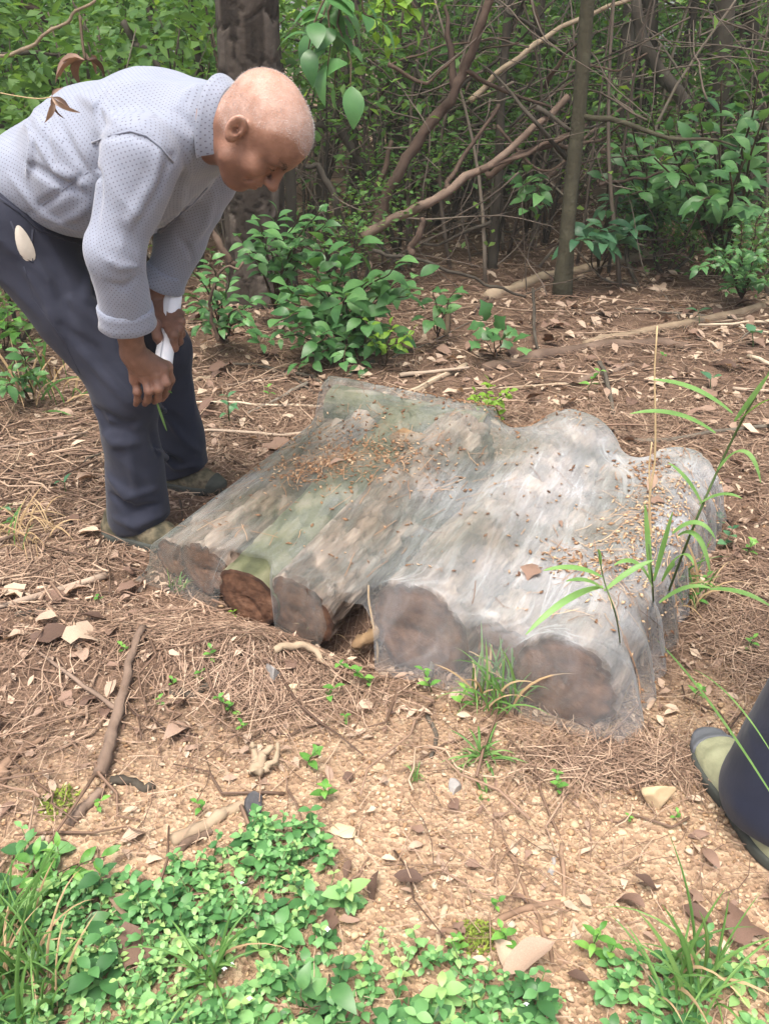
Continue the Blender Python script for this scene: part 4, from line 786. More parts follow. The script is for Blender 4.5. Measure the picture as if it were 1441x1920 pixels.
# ------------------------------------------------------------------ grass
def blade_mesh(bend, n=8, m='grass', wtip=.05):
    t = np.linspace(0, 1, n); ang = bend * t ** 1.3; dx = np.cumsum(np.sin(ang)) / n; dz = np.cumsum(np.cos(ang)) / n; w = np.maximum(.02, np.sin(math.pi * np.clip(.18 + .82 * t, 0, 1)) ** .7)
    V = []
    for i in range(n): V += [(dx[i], -w[i] * .5, dz[i]), (dx[i] - .25 * w[i] * .12, 0, dz[i]), (dx[i], w[i] * .5, dz[i])]
    F = []
    for i in range(n - 1): a = 3 * i; F += [(a, a + 3, a + 4, a + 1), (a + 1, a + 4, a + 5, a + 2)]
    return mesh('blade', np.array(V), np.array(F), M[m])
BL = [blade_mesh(b) for b in (.4, .9, 1.4, 2.0)]; BLD = [blade_mesh(b, m='straw') for b in (.6, 1.3, 2.0)]
def tuft(base, n, L, wd, label, spread=.03, lean=.25, dry=.15, cat='grass tuft'):
    t = thing('grass_tuft', label, cat, base)
    for i in range(n):
        a = random.uniform(0, 6.28); r = spread * math.sqrt(random.random()); l = random.uniform(*L); q = Quaternion((0, 0, 1), random.uniform(0, 6.28)) @ Quaternion((0, 1, 0), abs(random.gauss(0, lean)))
        x, y = r * math.cos(a), r * math.sin(a); dz = float(gz(base[0] + x, base[1] + y)) - base[2]
        link('blade', random.choice(BLD if random.random() < dry else BL), t, (x, y, dz), q, (l, wd * random.uniform(.6, 1.3), l))
    return t
tuft(G(1290, 1880), 42, (.08, .23), .0036, 'bright tufted grass at the lower right', .05, .3)
tuft(G(45, 1890), 70, (.08, .24), .0032, 'dense fine grass in the lower left corner', .06, .22, .2)
tuft(G(20, 1780), 46, (.08, .22), .0032, 'fine grass tuft at the left edge above the corner grass', .04, .25, .25)
tuft(G(400, 1850), 18, (.08, .18), .004, 'small grass tuft amid the ground cover', .015, .35, .05)
tuft(G(925, 1320), 70, (.08, .20), .004, 'dark grass clump between the logs in front of the netting', .05, .35, .25)
tuft(G(905, 1425), 34, (.05, .10), .0045, 'bright flattened grass bundle below the grass clump', .01, .9, .0)
tuft(G(905, 1488), 12, (.02, .04), .004, 'tiny clipped grass bundle on the gravel', .008, 1.2, .0)
tuft(G(778, 1470), 12, (.03, .06), .0025, 'thin little grass wisp on the gravel', .012, .25, .2)
tuft(G(610, 1200), 14, (.08, .16), .003, 'sparse grass blades over the brown sawn ends', .02, .5, .1)
tuft(G(1270, 1130), 60, (.10, .22), .003, 'dry and green grass at the foot of the tall broad grass', .06, .4, .6)
tuft(G(335, 1108), 18, (.04, .08), .003, 'little green grass tuft at the thinnest log', .02, .35, .3)
tuft(G(1390, 520), 80, (.2, .4), .006, 'fine grass growing at the right edge in the background', .2, .4, .3)
tuft(G(1300, 470), 60, (.2, .4), .006, 'fine grass below the tall right shrub', .2, .4, .3)
tuft(G(40, 1010), 60, (.08, .20), .003, 'pale dry grass heap at the left edge', .12, .7, .8)
tuft(G(90, 760), 30, (.2, .4), .004, 'long dry grass behind the near leg at left', .12, .6, .6)
def arc_blade(root, p0, p1, wd, arch=.03, m='grass_pale', name='leaf_blade'):
    p0, p1 = np.array(p0), np.array(p1); t = np.linspace(0, 1, 12)[:, None]; C = p0 * (1 - t) + p1 * t + V3(0, 0, 1) * (4 * arch * t * (1 - t)); T, _, _ = frames(C)
    S = np.cross(T, V3(.1, -.5, 1.)); S /= np.linalg.norm(S, axis=1)[:, None]; w = wd * .38 * np.sin(math.pi * np.clip(.06 + .93 * t[:, 0], 0, 1)) ** .6; N = np.cross(S, T); N = N * np.sign(N[:, 2:3] + 1e-9)
    V = np.stack([C - S * w[:, None] + N * w[:, None] * .25, C, C + S * w[:, None] + N * w[:, None] * .25], 1).reshape(-1, 3); F = []
    for i in range(11): a = 3 * i; F += [(a, a + 3, a + 4, a + 1), (a + 1, a + 4, a + 5, a + 2)]
    return part(name, V, np.array(F), M[m], root)
def tall_grass():
    def stem(t, pts, r, m='stem_green'): C = curve(pts, 6); V, F = tube(C, np.linspace(r, r * .6, len(C)), 6); part('stem', V, F, M[m], t)
    b = G(1232, 1165); t = thing('broad_grass', 'tall broad bladed grass leaning right beside the netting', 'grass', b)
    stem(t, [b, at(1290, 1010, 1.50), at(1350, 870, 1.52), at(1400, 770, 1.5), at(1446, 690, 1.48)], .003)
    for (a0, a1, y0, y1, wd, ar) in (((1372, 775), (1222, 712), 1.5, 1.52, .017, .015), ((1340, 812), (1180, 776), 1.5, 1.55, .016, .02), ((1385, 790), (1460, 745), 1.5, 1.42, .017, .01), ((1375, 790), (1441, 700), 1.5, 1.45, .014, .0), ((1345, 880), (1425, 905), 1.5, 1.42, .016, .05), ((1315, 945), (1252, 868), 1.5, 1.52, .014, .01), ((1270, 1005), (1330, 1075), 1.5, 1.44, .018, .04), ((1260, 1000), (1340, 1010), 1.5, 1.45, .016, .03), ((1310, 945), (1390, 935), 1.5, 1.44, .013, .015)):
        arc_blade(t, at(*a0, y0), at(*a1, y1), wd, ar)
    b = G(1225, 1160); t = thing('broad_grass', 'upright broad grass in front of the netting corner with several blades', 'grass', b)
    stem(t, [b, at(1222, 1090, 1.42), at(1215, 1020, 1.42)], .0025)
    for (a0, a1, y0, y1, wd, ar) in (((1218, 1085), (1208, 945), 1.42, 1.45, .017, .0), ((1225, 1090), (1260, 960), 1.42, 1.42, .014, .0), ((1222, 1100), (1150, 1060), 1.42, 1.38, .015, .03), ((1235, 1130), (1335, 1105), 1.42, 1.36, .014, .02), ((1330, 1105), (1445, 1138), 1.36, 1.28, .015, .012), ((1240, 1090), (1300, 1060), 1.42, 1.35, .015, .04)):
        arc_blade(t, at(*a0, y0), at(*a1, y1), wd, ar)
    b = G(1165, 1235); t = thing('broad_grass', 'slender grass with three broad blades spread over the netting', 'grass', b)
    stem(t, [b, at(1155, 1160, 1.22), at(1132, 1090, 1.22), at(1120, 1030, 1.22)], .0016)
    for (a0, a1, y0, y1, wd, ar) in (((1128, 1082), (1018, 1070), 1.22, 1.20, .013, .012), ((1130, 1100), (985, 1190), 1.22, 1.14, .016, .02), ((1132, 1108), (1225, 1050), 1.22, 1.24, .013, .008), ((1125, 1060), (1122, 1030), 1.22, 1.22, .009, .0), ((1130, 1105), (1060, 1090), 1.22, 1.16, .011, .01)):
        arc_blade(t, at(*a0, y0), at(*a1, y1), wd, ar)
    b = G(1222, 1192); t = thing('long_grass', 'long bent grass blade arching over the navy trouser leg', 'grass', b); arc_blade(t, b, at(1470, 1530, .86), .009, .02)
    b = G(1300, 1260); t = thing('long_grass', 'thin grass blade hanging before the navy trouser leg', 'grass', b); arc_blade(t, at(1300, 1255, 1.2), at(1450, 1420, .9), .005, .02)
    for (q0, q1, lab) in (((1222, 1150), (1229, 612), 'tallest pale dry stalk standing before the netting corner'), ((1210, 1130), (1219, 830), 'shorter pale dry stalk beside the tallest one')):
        b = G(*q0); e = at(*q1, b[1] + .05); C = wob(curve([b, (b + e) / 2 + V3(-.004, 0, 0), e], 8), .003, 2); V, F = tube(C, np.linspace(.0032, .0018, len(C)), 6); solo('dry_stalk', V, F, M['straw'], lab, 'stalk', base=b, tint=.7)
tall_grass()
def moss(px, py, r, lab, seed):
    rg = np.random.default_rng(seed); b = Bag(); c = G(px, py)
    for _ in range(260):
        a = rg.uniform(0, 6.28); q = r * math.sqrt(rg.uniform()); x, y = c[0] + q * math.cos(a), c[1] + q * math.sin(a); V, F = leaf_shape(rg.uniform(.006, .014), .004, 2, .2, .3); R = rand_rot(1, .7, rg)[0]; b.add(V @ R.T + V3(x, y, float(gz(x, y)) + .012 * (1 - (q / r) ** 2) + .002), F, rg.uniform(.2, .9))
    V, F, T = b.out(); o = solo('moss_clump', V, F, M['moss'], lab, 'moss', tint=T)
moss(112, 1508, .035, 'bright green moss clump at the left of the stubby stick', 1); moss(890, 1760, .03, 'yellow green moss by the tip of the ground cover', 2); moss(300, 1165, .03, 'mossy patch on the bank below the thinnest log', 3)

# ------------------------------------------------------------------ the wood behind
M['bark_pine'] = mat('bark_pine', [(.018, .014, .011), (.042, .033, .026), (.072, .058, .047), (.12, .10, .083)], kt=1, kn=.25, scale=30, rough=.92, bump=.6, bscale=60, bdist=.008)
def leaf_cloud(n, R, s, seed, shape=(1, 1, 1), clump=18, hollow=.0, tri=4):
    """n leaves gathered in clumps inside an ellipsoid"""
    rg = np.random.default_rng(seed); c = rg.normal(size=(clump, 3)); c /= np.linalg.norm(c, axis=1)[:, None]; c *= (rg.uniform(hollow, 1, clump) ** .5)[:, None]
    P = (c[rg.integers(0, clump, n)] + rg.normal(0, .24, (n, 3))) * np.array(shape) * R; sz = s * rg.uniform(.6, 1.25, n)
    lv = np.array([(0, 0, 0), (.45, -.28, .06), (1, 0, -.12), (.45, .28, .06)]); lf = np.array([(0, 1, 2), (0, 2, 3)])
    V = np.einsum('kij,nj->kni', rand_rot(n, .55, rg), lv) * sz[:, None, None] + P[:, None]
    b = Bag(); b.many(V, lf, np.clip(rg.normal(.45, .22, n), 0, 1)); return b.out()
CLOUDS = []
for i in range(5):
    V, F, T = leaf_cloud(620, 1., .11, 100 + i, (1, 1, .8), 26); CLOUDS.append(mesh('foliage', V, F, M['leaf_forest'], tint=T, smooth=False))
CROWNS = []
for i in range(4):
    V, F, T = leaf_cloud(260, 1., .13, 200 + i, (1, 1, .8), 26); CROWNS.append(mesh('crown', V, F, M['leaf_forest'], tint=T, smooth=False))

def trunk_mesh(P, r0, r1, seed, plates=False, n=14):
    if not plates: return tube(P, np.linspace(r0, r1, len(P)), n, .14, seed)
    return tube(P, np.linspace(r0, r1, len(P)), n)
def tree(base, top, r, label, group=None, mname='bark_grey', H=6.5, crown=1.5, cat='tree', seed=0, amp=.02, flare=1.35, branches=3):
    base = np.array(base); d = unit(np.array(top) - base); d = d / d[2]; n = 26; q = np.linspace(0, 1, n) ** 1.3
    P = base[None] + d[None] * (q * H)[:, None]; P[:, :2] += (fbm2(q * 4 + seed * 3.1, q * 0, 3, seed)[:, None] * V3(1, .6, 0)[:2] * amp * 6) * np.minimum(1, q * 6)[:, None]
    P[0, 2] -= .06
    t = thing('tree', label, cat, base, group); rr = r * (1 - .55 * q) * (1 + (flare - 1) * np.exp(-q * H / .15)); V, F = tube(P, rr, 12, .16, seed); part('trunk', V, F, M[mname], t)
    rg = np.random.default_rng(seed + 900)
    for k in range(branches):
        i = rg.integers(5, 15); a = rg.uniform(0, 6.28); L = rg.uniform(.6, 1.6); e = P[i] + V3(math.cos(a) * L, math.sin(a) * L, rg.uniform(-.1, .8) * L); C = wob(curve([P[i], (P[i] + e) / 2 + V3(0, 0, -.08 * L), e], 5), .03, seed + k)
        V, F = tube(C, np.linspace(rr[i] * .45, .004, len(C)), 6, .2, k); part('branch', V, F, M[mname], t)
    if crown:
        for k in range(1 if cat == 'tree' and r < .06 else 2):
            p = P[-1 - 3 * k] - base + V3(rg.normal(0, .4), rg.normal(0, .4), -.3 - .5 * k); link('crown', CROWNS[rg.integers(0, 4)], t, p, Quaternion((0, 0, 1), rg.uniform(0, 6.28)), crown * rg.uniform(.8, 1.2))
    return t
def pine():
    base = G(484, 566); top = at(463, 0, base[1] - .05); d = unit(top - base); d /= d[2]; H = 9.; m, n = 330, 72
    h = np.concatenate([np.linspace(-.08, 2.2, 250), np.linspace(2.25, H, 80)]); th = np.arange(n) * 2 * math.pi / n; TH, S = np.meshgrid(th, h)
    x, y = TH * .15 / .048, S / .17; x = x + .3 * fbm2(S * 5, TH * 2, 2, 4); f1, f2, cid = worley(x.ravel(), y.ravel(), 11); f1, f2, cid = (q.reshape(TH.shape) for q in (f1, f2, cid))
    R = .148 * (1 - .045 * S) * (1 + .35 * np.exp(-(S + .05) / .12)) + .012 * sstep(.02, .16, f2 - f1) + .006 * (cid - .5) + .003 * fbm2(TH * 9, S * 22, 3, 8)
    V = np.stack([R * np.cos(TH), R * np.sin(TH), S], -1).reshape(-1, 3); V[:, :2] += d[None, :2] * V[:, 2:]
    i, j = np.meshgrid(np.arange(m - 1), np.arange(n), indexing='ij'); j2 = (j + 1) % n; F = np.stack([i * n + j, i * n + j2, (i + 1) * n + j2, (i + 1) * n + j], -1).reshape(-1, 4)
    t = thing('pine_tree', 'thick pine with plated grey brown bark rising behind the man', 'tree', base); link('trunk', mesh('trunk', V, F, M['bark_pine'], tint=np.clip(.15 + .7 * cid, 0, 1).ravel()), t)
    for k in range(3): link('crown', CROWNS[k], t, (d[0] * 8 + .5 * math.cos(k * 2), .5 * math.sin(k * 2), 7.2 + .8 * k), None, 1.6)
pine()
def px_tree(b, tp, r, label, mname='bark_grey', **k):
    base = G(*b); return tree(base, at(*tp, base[1] + k.pop('dy', 0.)), r, label, mname=mname, **k)
px_tree((1053, 556), (1101, 0), .040, 'slender sapling with a mossy foot right of centre', 'bark_moss', seed=3, H=6, crown=1.3, flare=1.7, amp=.01, branches=2)
px_tree((546, 540), (520, 150), .034, 'thin dark stem close to the right of the pine', seed=4, H=4, crown=.9, branches=1)
px_tree((922, 505), (955, 0), .028, 'thin dark stem left of the mossy sapling', seed=5, H=5, crown=1., branches=2, amp=.015)
px_tree((1150, 430), (1185, 0), .055, 'dark trunk just right of the mossy sapling', seed=6, H=6)
px_tree((1205, 400), (1210, 0), .085, 'stout dark trunk behind the dark trunk right of the mossy sapling', seed=7, H=7)
px_tree((1330, 420), (1352, 0), .075, 'dark trunk behind the tall right shrub', seed=8, H=7)
px_tree((1318, 390), (1180, -40), .045, 'leaning grey trunk at upper right slanting left', 'bark_pale', seed=9, H=5, crown=1.2)
px_tree((1440, 400), (1400, 0), .055, 'dark trunk at the right edge', seed=10, H=6)
px_tree((160, 330), (128, 0), .072, 'grey brown trunk above the bent back at left', seed=11, H=6, dy=.0)
px_tree((215, 330), (224, 0), .040, 'thin trunk right of the grey brown trunk at left', seed=12, H=5)
px_tree((165, 330), (215, 10), .045, 'forked stem leaning right from the grey brown trunk', seed=13, H=4, crown=1.)
px_tree((748, 420), (735, 0), .05, 'dark trunk left of the leaning dead branch', seed=14, H=6)
px_tree((772, 400), (770, 0), .035, 'second dark trunk close to the leaning dead branch', seed=15, H=6)
px_tree((668, 410), (655, 0), .035, 'thin crooked trunk right of the hanging leaves', seed=16, H=5, amp=.04)
px_tree((822, 420), (790, 0), .04, 'curving thin trunk behind the leaning dead branch', seed=17, H=5, amp=.04)
px_tree((1000, 430), (1010, 0), .045, 'dark trunk between the thin stem and the mossy sapling', seed=18, H=6)
px_tree((880, 410), (878, 0), .05, 'dark trunk behind the tangle of dead branches', seed=19, H=6)
def shade_trees():  # unseen trees added out of frame to dapple the middle ground with shade
    for (x, y, lab, spots, sd) in ((-3.7, 2.7, 'unseen broad tree added left of the man to shade the litter', ((1.2, .0, 4.6), (2.2, .6, 5.2), (1.0, 1.2, 5.4), (2.9, -.3, 5.6), (.3, .2, 5.9)), 71), (4.0, 3.0, 'unseen broad tree added right of the pile to shade the needles', ((-1.0, -.2, 4.6), (-2.0, .5, 5.2), (-2.8, -.1, 5.6), (-1.2, 1.0, 5.6), (-3.4, .7, 5.9)), 72)):
        b = V3(x, y, float(gz(x, y))); t = tree(b, b + V3(-.03 * np.sign(x), 0, 1), .11, lab, H=7, crown=1.3, seed=sd, branches=2)
        for k, sp in enumerate(spots):
            e = V3(*sp); C = wob(curve([(0, 0, 3.0 + .3 * k), e * V3(.5, .5, 0) + V3(0, 0, .5 * (3.2 + .3 * k + sp[2])), e], 6), .04, k); V, F = tube(C, np.linspace(.035, .01, len(C)), 7, .2, k); link('limb', mesh('limb', V, F, M['bark_grey']), t); link('crown', CROWNS[k % 4], t, e, Quaternion((0, 0, 1), k * 1.3), 1.15)
shade_trees()
def where(x, y):
    px = proj(V3(x, y, 1.))[0]; return 'to the left of the pine' if px < 430 else 'between the pine and the thickest dead branch' if px < 760 else 'between the thickest dead branch and the mossy sapling' if px < 1090 else 'to the right of the mossy sapling'
def far_trees():
    rg = np.random.default_rng(17)
    for i in range(64):
        y = rg.uniform(6.2, 17); x = rg.uniform(-.62, .62) * (y + 1); r = rg.uniform(.02, .055) * (1 + .03 * y); b = V3(x, y, float(gz(x, y)))
        tree(b, b + V3(rg.normal(0, .14), rg.normal(0, .1), 1), r, ('thin' if r < .05 else 'sturdier') + ' dark trunk far behind, ' + where(x, y), 'young trees ' + where(x, y), seed=50 + i, H=rg.uniform(4.5, 8), crown=rg.uniform(1.2, 2.), branches=2 if y < 10 else 1, amp=.04)
far_trees()
def understory():
    rg = np.random.default_rng(23); k = 0
    def one(x, y, R, h, lab, grp):
        lab, grp = lab.split(' deep in')[0] + ' deep in the wood ' + where(x, y) if 'deep in' in lab else lab, grp + ' ' + where(x, y) if 'deep in' in grp else grp
        b = V3(x, y, float(gz(x, y))); t = thing('understory_shrub', lab, 'shrub', b, grp)
        for j in range(3):
            e = V3(rg.normal(0, .3 * R), rg.normal(0, .3 * R), h); C = curve([(0, 0, -.03), e * .5 + V3(rg.normal(0, .08), 0, 0), e], 5); V, F = tube(C, np.linspace(.014, .004, len(C)), 5); link('stem', mesh('stem', V, F, M['bark_grey']), t)
        link('crown', CLOUDS[rg.integers(0, 5)], t, (0, 0, h), Quaternion((0, 0, 1), rg.uniform(0, 6.28)), (R, R, R * rg.uniform(.7, 1.1)))
    for (x, y, R, h) in ((-1.7, 4.6, .7, 1.0), (-2.6, 5.2, .9, .9), (-1.2, 5.6, .8, 1.3), (-2.0, 6.3, .9, 1.4), (-3.2, 6.5, 1., 1.2), (-.35, 5.4, .6, 1.15), (.1, 6.0, .7, 1.3), (-.6, 6.6, .8, 1.2), (-2.6, 3.6, .6, .6), (-1.9, 3.4, .5, .45)):
        one(x, y, R, h, 'bushy green shrub behind the man, ' + where(x, y), 'shrubs behind the man')
    for (x, y, R, h) in ((2.6, 7.2, .7, 1.1), (3.5, 7.6, .9, 1.2), (1.9, 7.6, .6, .9), (.9, 7.4, .7, .8), (3.9, 6.2, .7, 1.0), (2.9, 5.6, .4, .5)):
        one(x, y, R, h, 'bushy green shrub beyond the dead branches and saplings', 'shrubs beyond the saplings')
    for (x, y, R, h) in ((.15, 5.5, .45, .55), (.75, 5.9, .5, .75), (1.15, 6.3, .55, 1.0), (1.75, 6.0, .5, .7), (.45, 6.6, .7, 1.2), (1.4, 7.0, .7, 1.3), (2.3, 6.6, .6, .9), (-.15, 4.9, .35, .4)):
        one(x, y, R, h, ('low' if h < .7 else 'tall') + ' leafy shrub amid the dead branches, ' + where(x, y), 'shrubs amid the dead branches')
    for (x, y, R, h) in ((2.15, 4.7, .3, .22), (2.5, 5.1, .4, .3), (1.75, 5.4, .35, .25), (2.9, 4.6, .4, .35), (2.0, 5.9, .4, .3)):
        one(x, y, R, h, 'low green bush on the floor at the right before the dark trunks', 'low bushes at the right')
    for (x, y, R, h) in ((-1.9, 2.9, .35, .3), (-2.3, 3.2, .4, .35), (-1.75, 4.0, .45, .4)):
        one(x, y, R, h, 'low green bush on the litter left of the man', 'low bushes left of the man')
    for i in range(84):
        y = 6 + 13 * rg.uniform(0, 1) ** 1.2; x = rg.uniform(-.6, .6) * (y + 1)
        if -.5 < x < 3 and y < 8.5: y += 3.5
        one(x, y, rg.uniform(.5, .8) + .04 * y, rg.uniform(.6, 1.9), 'green undergrowth bush deep in the wood', 'bushes deep in the wood')
understory()
def far_woods():
    b = Bag(); rg = np.random.default_rng(5); n = 26000
    y = rg.uniform(17, 36, n); x = rg.uniform(-.75, .75, n) * (y + 3); z = gz(x, y) + 8 * rg.uniform(0, 1, n) ** 1.2; dens = vn3(np.stack([x * .6, y * .35, z * .8], 1), 3) + .5; keep = dens > .47
    x, y, z = x[keep], y[keep], z[keep]; n = len(x); lv = np.array([(0, 0, 0), (.45, -.3, .06), (1, 0, -.12), (.45, .3, .06)]); lf = np.array([(0, 1, 2), (0, 2, 3)])
    V = np.einsum('kij,nj->kni', rand_rot(n, .6, rg), lv) * rg.uniform(.2, .42, n)[:, None, None] + np.stack([x, y, z], 1)[:, None]; b.many(V, lf, np.clip(rg.normal(.6, .25, n), 0, 1))
    V, F, T = b.out(); solo('far_woods', V, F, M['leaf_far'], 'distant sunlit foliage closing off the wood', 'woods', kind='stuff', tint=T, smooth=False, base=(0, 20, 0))
far_woods()

# ------------------------------------------------------------------ dead branches and brushwood
def dead_branch(pts, r0, r1, label, m='bark_dead', group=None, seed=0, amp=.009, subs=()):
    C = wob(curve([at(*p) for p in pts], 8), amp, seed); V, F = tube(C, np.linspace(r0, r1, len(C)) * (1 + .22 * fbm2(np.arange(len(C)) * .7, np.arange(len(C)) * 0., 2, seed)), 10, .3, seed)
    t = thing('dead_branch', label, 'dead branch', C[0], group); part('main_stem', V, F, M[m], t)
    for k, s in enumerate(subs):
        Cs = wob(curve([at(*p) for p in s[0]], 6), amp * .7, seed + k + 1); V, F = tube(Cs, np.linspace(s[1], s[1] * .4, len(Cs)), 6, .2, k); part('side_branch', V, F, M[m], t)
dead_branch([(695, 440, 5.0), (740, 335, 5.0), (785, 262, 5.0), (850, 175, 5.0), (885, 90, 5.0), (925, -20, 5.0)], .034, .022, 'thickest dead branch leaning up to the right through the tangle', seed=1, subs=(([(850, 170, 5.), (845, 80, 5.05), (830, 10, 5.1)], .022), ([(870, 130, 5.), (960, 175, 5.2), (1060, 210, 5.3)], .014)))
dead_branch([(680, 445, 4.8), (760, 400, 4.8), (835, 360, 4.8), (940, 290, 4.9), (1065, 185, 5.0)], .027, .017, 'long pale dead branch slanting up to the mossy sapling', seed=2, subs=(([(835, 355, 4.8), (860, 310, 4.85), (935, 200, 4.9), (920, 220, 4.9)], .015), ([(900, 320, 4.85), (1000, 280, 4.95), (1080, 250, 5.)], .016)))
dead_branch([(770, 480, 4.5), (790, 430, 4.5), (795, 410, 4.5)], .02, .014, 'short splintered reddish branch end below the long pale branch', seed=3)
dead_branch([(700, 470, 4.4), (800, 490, 4.3), (900, 525, 4.3), (980, 560, 4.3)], .010, .006, 'thin grey arching branch above the needle floor', 'bark_grey', seed=4)
dead_branch([(650, 450, 5.), (625, 370, 5.), (600, 315, 5.), (575, 310, 5.)], .022, .014, 'curved dark branch right of the bowed head', 'bark_grey', seed=5)
dead_branch([(700, 400, 5.2), (715, 330, 5.2), (730, 265, 5.2)], .022, .012, 'upright broken pale stem left of the thickest dead branch', seed=6)
dead_branch([(700, 340, 5.6), (640, 245, 5.6), (600, 235, 5.6), (520, 225, 5.6)], .03, .02, 'dark horizontal limb right of the bald head', 'bark_grey', seed=7)
dead_branch([(1290, 200, 6.), (1215, 95, 6.), (1190, 0, 6.)], .045, .03, 'curving dark limb at upper right', 'bark_grey', seed=8)
dead_branch([(880, 190, 5.3), (985, 95, 5.3), (1090, 30, 5.4), (1200, -10, 5.4)], .016, .010, 'pale thin branch crossing the top behind the sapling', 'bark_pale', seed=9)
dead_branch([(910, 330, 5.0), (960, 300, 5.0), (1040, 262, 5.), (1100, 240, 5.1)], .02, .012, 'reddish dead branch parallel below the long pale one', seed=10)
dead_branch([(0, 105, 4.2), (60, 80, 4.2), (118, 44, 4.2), (180, 0, 4.2)], .008, .006, 'thin pale vine stem crossing the upper left corner', 'bark_pale', seed=11)
dead_branch([(-20, 108, 5.2), (60, 100, 5.2), (135, 103, 5.2)], .013, .008, 'dark level branch above the lower back', 'bark_grey', seed=12)
dead_branch([(30, -10, 6.), (90, 40, 6.), (120, 60, 6.)], .018, .016, 'reddish leaning branch at the upper left', seed=13)
dead_branch([(230, 40, 5.5), (270, 90, 5.5), (300, 130, 5.5)], .02, .015, 'dark slanting branch above the back', 'bark_grey', seed=14)
dead_branch([(390, 430, 4.3), (420, 470, 4.3), (440, 500, 4.3)], .018, .014, 'short slanting brown branch behind the far sleeve', seed=15)
dead_branch([(410, 640, 3.6), (390, 590, 3.6), (410, 520, 3.6), (460, 490, 3.6)], .008, .005, 'thin bowed branch arching over the small leaved shrub', 'bark_dead', seed=16)
def brush():
    rg = np.random.default_rng(61)
    for i in range(46):
        px, py = rg.uniform(640, 1150), rg.uniform(60, 430); y = rg.uniform(4.9, 7.); a = rg.uniform(-.2, 1.3) if rg.uniform() < .7 else rg.uniform(1.3, 3.3); L = rg.uniform(120, 340); cx = rg.normal(0, 40)
        e = (px + L * math.cos(a), py - L * math.sin(a)); mid = ((px + e[0]) / 2 + cx * math.sin(a), (py + e[1]) / 2 + cx * math.cos(a) + 12)
        dead_branch([(px, py, y), (*mid, y + rg.normal(0, .15)), (*e, y + rg.normal(0, .3))], rg.uniform(.006, .016), .004, ('dark' if (mb := rg.uniform() < .6) else 'brown') + ' bare dead branch of the tangle ' + where((px - 720) / 290, 5.5), 'bark_grey' if mb else 'bark_dead', 'bare branches of the tangle', seed=200 + i)
    b = Bag()
    for i in range(760):
        x, y = rg.uniform(-.8, 3.), rg.uniform(4.8, 8.); z = float(gz(x, y)) + rg.uniform(0, 1.7); d = unit(V3(rg.normal(0, 1), rg.normal(0, .5), rg.normal(.25, .55))); L = rg.uniform(.3, 1.1); c = V3(x, y, z)
        P = wob(curve([c - d * L * .5, c + V3(0, 0, rg.normal(0, .08)), c + d * L * .5], 4), .02, i); V, F = tube(P, np.linspace(.006, .0018, len(P)) * rg.uniform(.4, 1.2), 4); b.add(V, F, rg.uniform(.1, .7))
    for i in range(280):
        x, y = rg.uniform(-3.8, 3.8), rg.uniform(5., 9.5); z = float(gz(x, y)); h = rg.uniform(.6, 2.2); P = wob(curve([(x, y, z), (x + rg.normal(0, .1), y, z + h * .5), (x + rg.normal(0, .25), y, z + h)], 4), .02, i); V, F = tube(P, np.linspace(.011, .004, len(P)) * rg.uniform(.5, 1.5), 5); b.add(V, F, rg.uniform(.1, .95))
    V, F, T = b.out(); solo('brushwood', V, F, M['bark_brush'], 'dense tangle of fine dead twigs and suckers under the trees', 'brushwood', kind='stuff', tint=T, base=(0, 5, 0))
def thicket_leaves():
    rg = np.random.default_rng(88); b = Bag(); n = 5200; x = rg.uniform(-3.4, 3.6, n); y = rg.uniform(5., 9.5, n); z = gz(x, y) + rg.uniform(.15, 2.1, n); k = vn3(np.stack([x * 1.6, y * 1.2, z * 1.8], 1), 6) > -.02; x, y, z = x[k], y[k], z[k]; n = len(x)
    lv = np.array([(0, 0, 0), (.45, -.28, .06), (1, 0, -.12), (.45, .28, .06)]); V = np.einsum('kij,nj->kni', rand_rot(n, .5, rg), lv) * rg.uniform(.03, .075, n)[:, None, None] + np.stack([x, y, z], 1)[:, None]
    b.many(V, np.array([(0, 1, 2), (0, 2, 3)]), np.clip(rg.normal(.5, .25, n), 0, 1)); V, F, T = b.out(); solo('thicket_leaves', V, F, M['leaf_far'], 'small bright leaves scattered through the thicket', 'leaves', kind='stuff', tint=T, smooth=False, base=(0, 6, 0))
thicket_leaves()
M['bark_brush'] = mat('bark_brush', [(.07, .055, .042), (.15, .12, .095), (.26, .22, .17)], kn=.2, scale=10, rough=.9)
brush()

# ------------------------------------------------------------------ people: signed distance shapes meshed with surface nets
f32 = np.float32
def s_cap(P, a, b, r1, r2=None, w=None, s=1.):
    r2 = r1 if r2 is None else r2; a = np.asarray(a, f32); b = np.asarray(b, f32); Q = P - a; ab = b - a
    if w is not None:
        w = np.asarray(unit(w), f32); Q = Q + ((Q @ w) * (1 / s - 1))[:, None] * w; ab = ab + (ab @ w) * (1 / s - 1) * w
    t = np.clip((Q @ ab) / (ab @ ab + 1e-12), 0, 1); return np.sqrt(((Q - t[:, None] * ab) ** 2).sum(1)) - (r1 + (r2 - r1) * t)
def s_ell(P, c, ax, rad):
    q = ((P - np.asarray(c, f32)) @ np.asarray(ax, f32).T) / np.asarray(rad, f32); k = np.sqrt((q * q).sum(1)); return (k - 1) * min(rad)
def smin(a, b, k):
    h = np.clip(.5 + .5 * (b - a) / k, 0, 1); return b * (1 - h) + a * h - k * h * (1 - h)
def smax(a, b, k): return -smin(-a, -b, k)
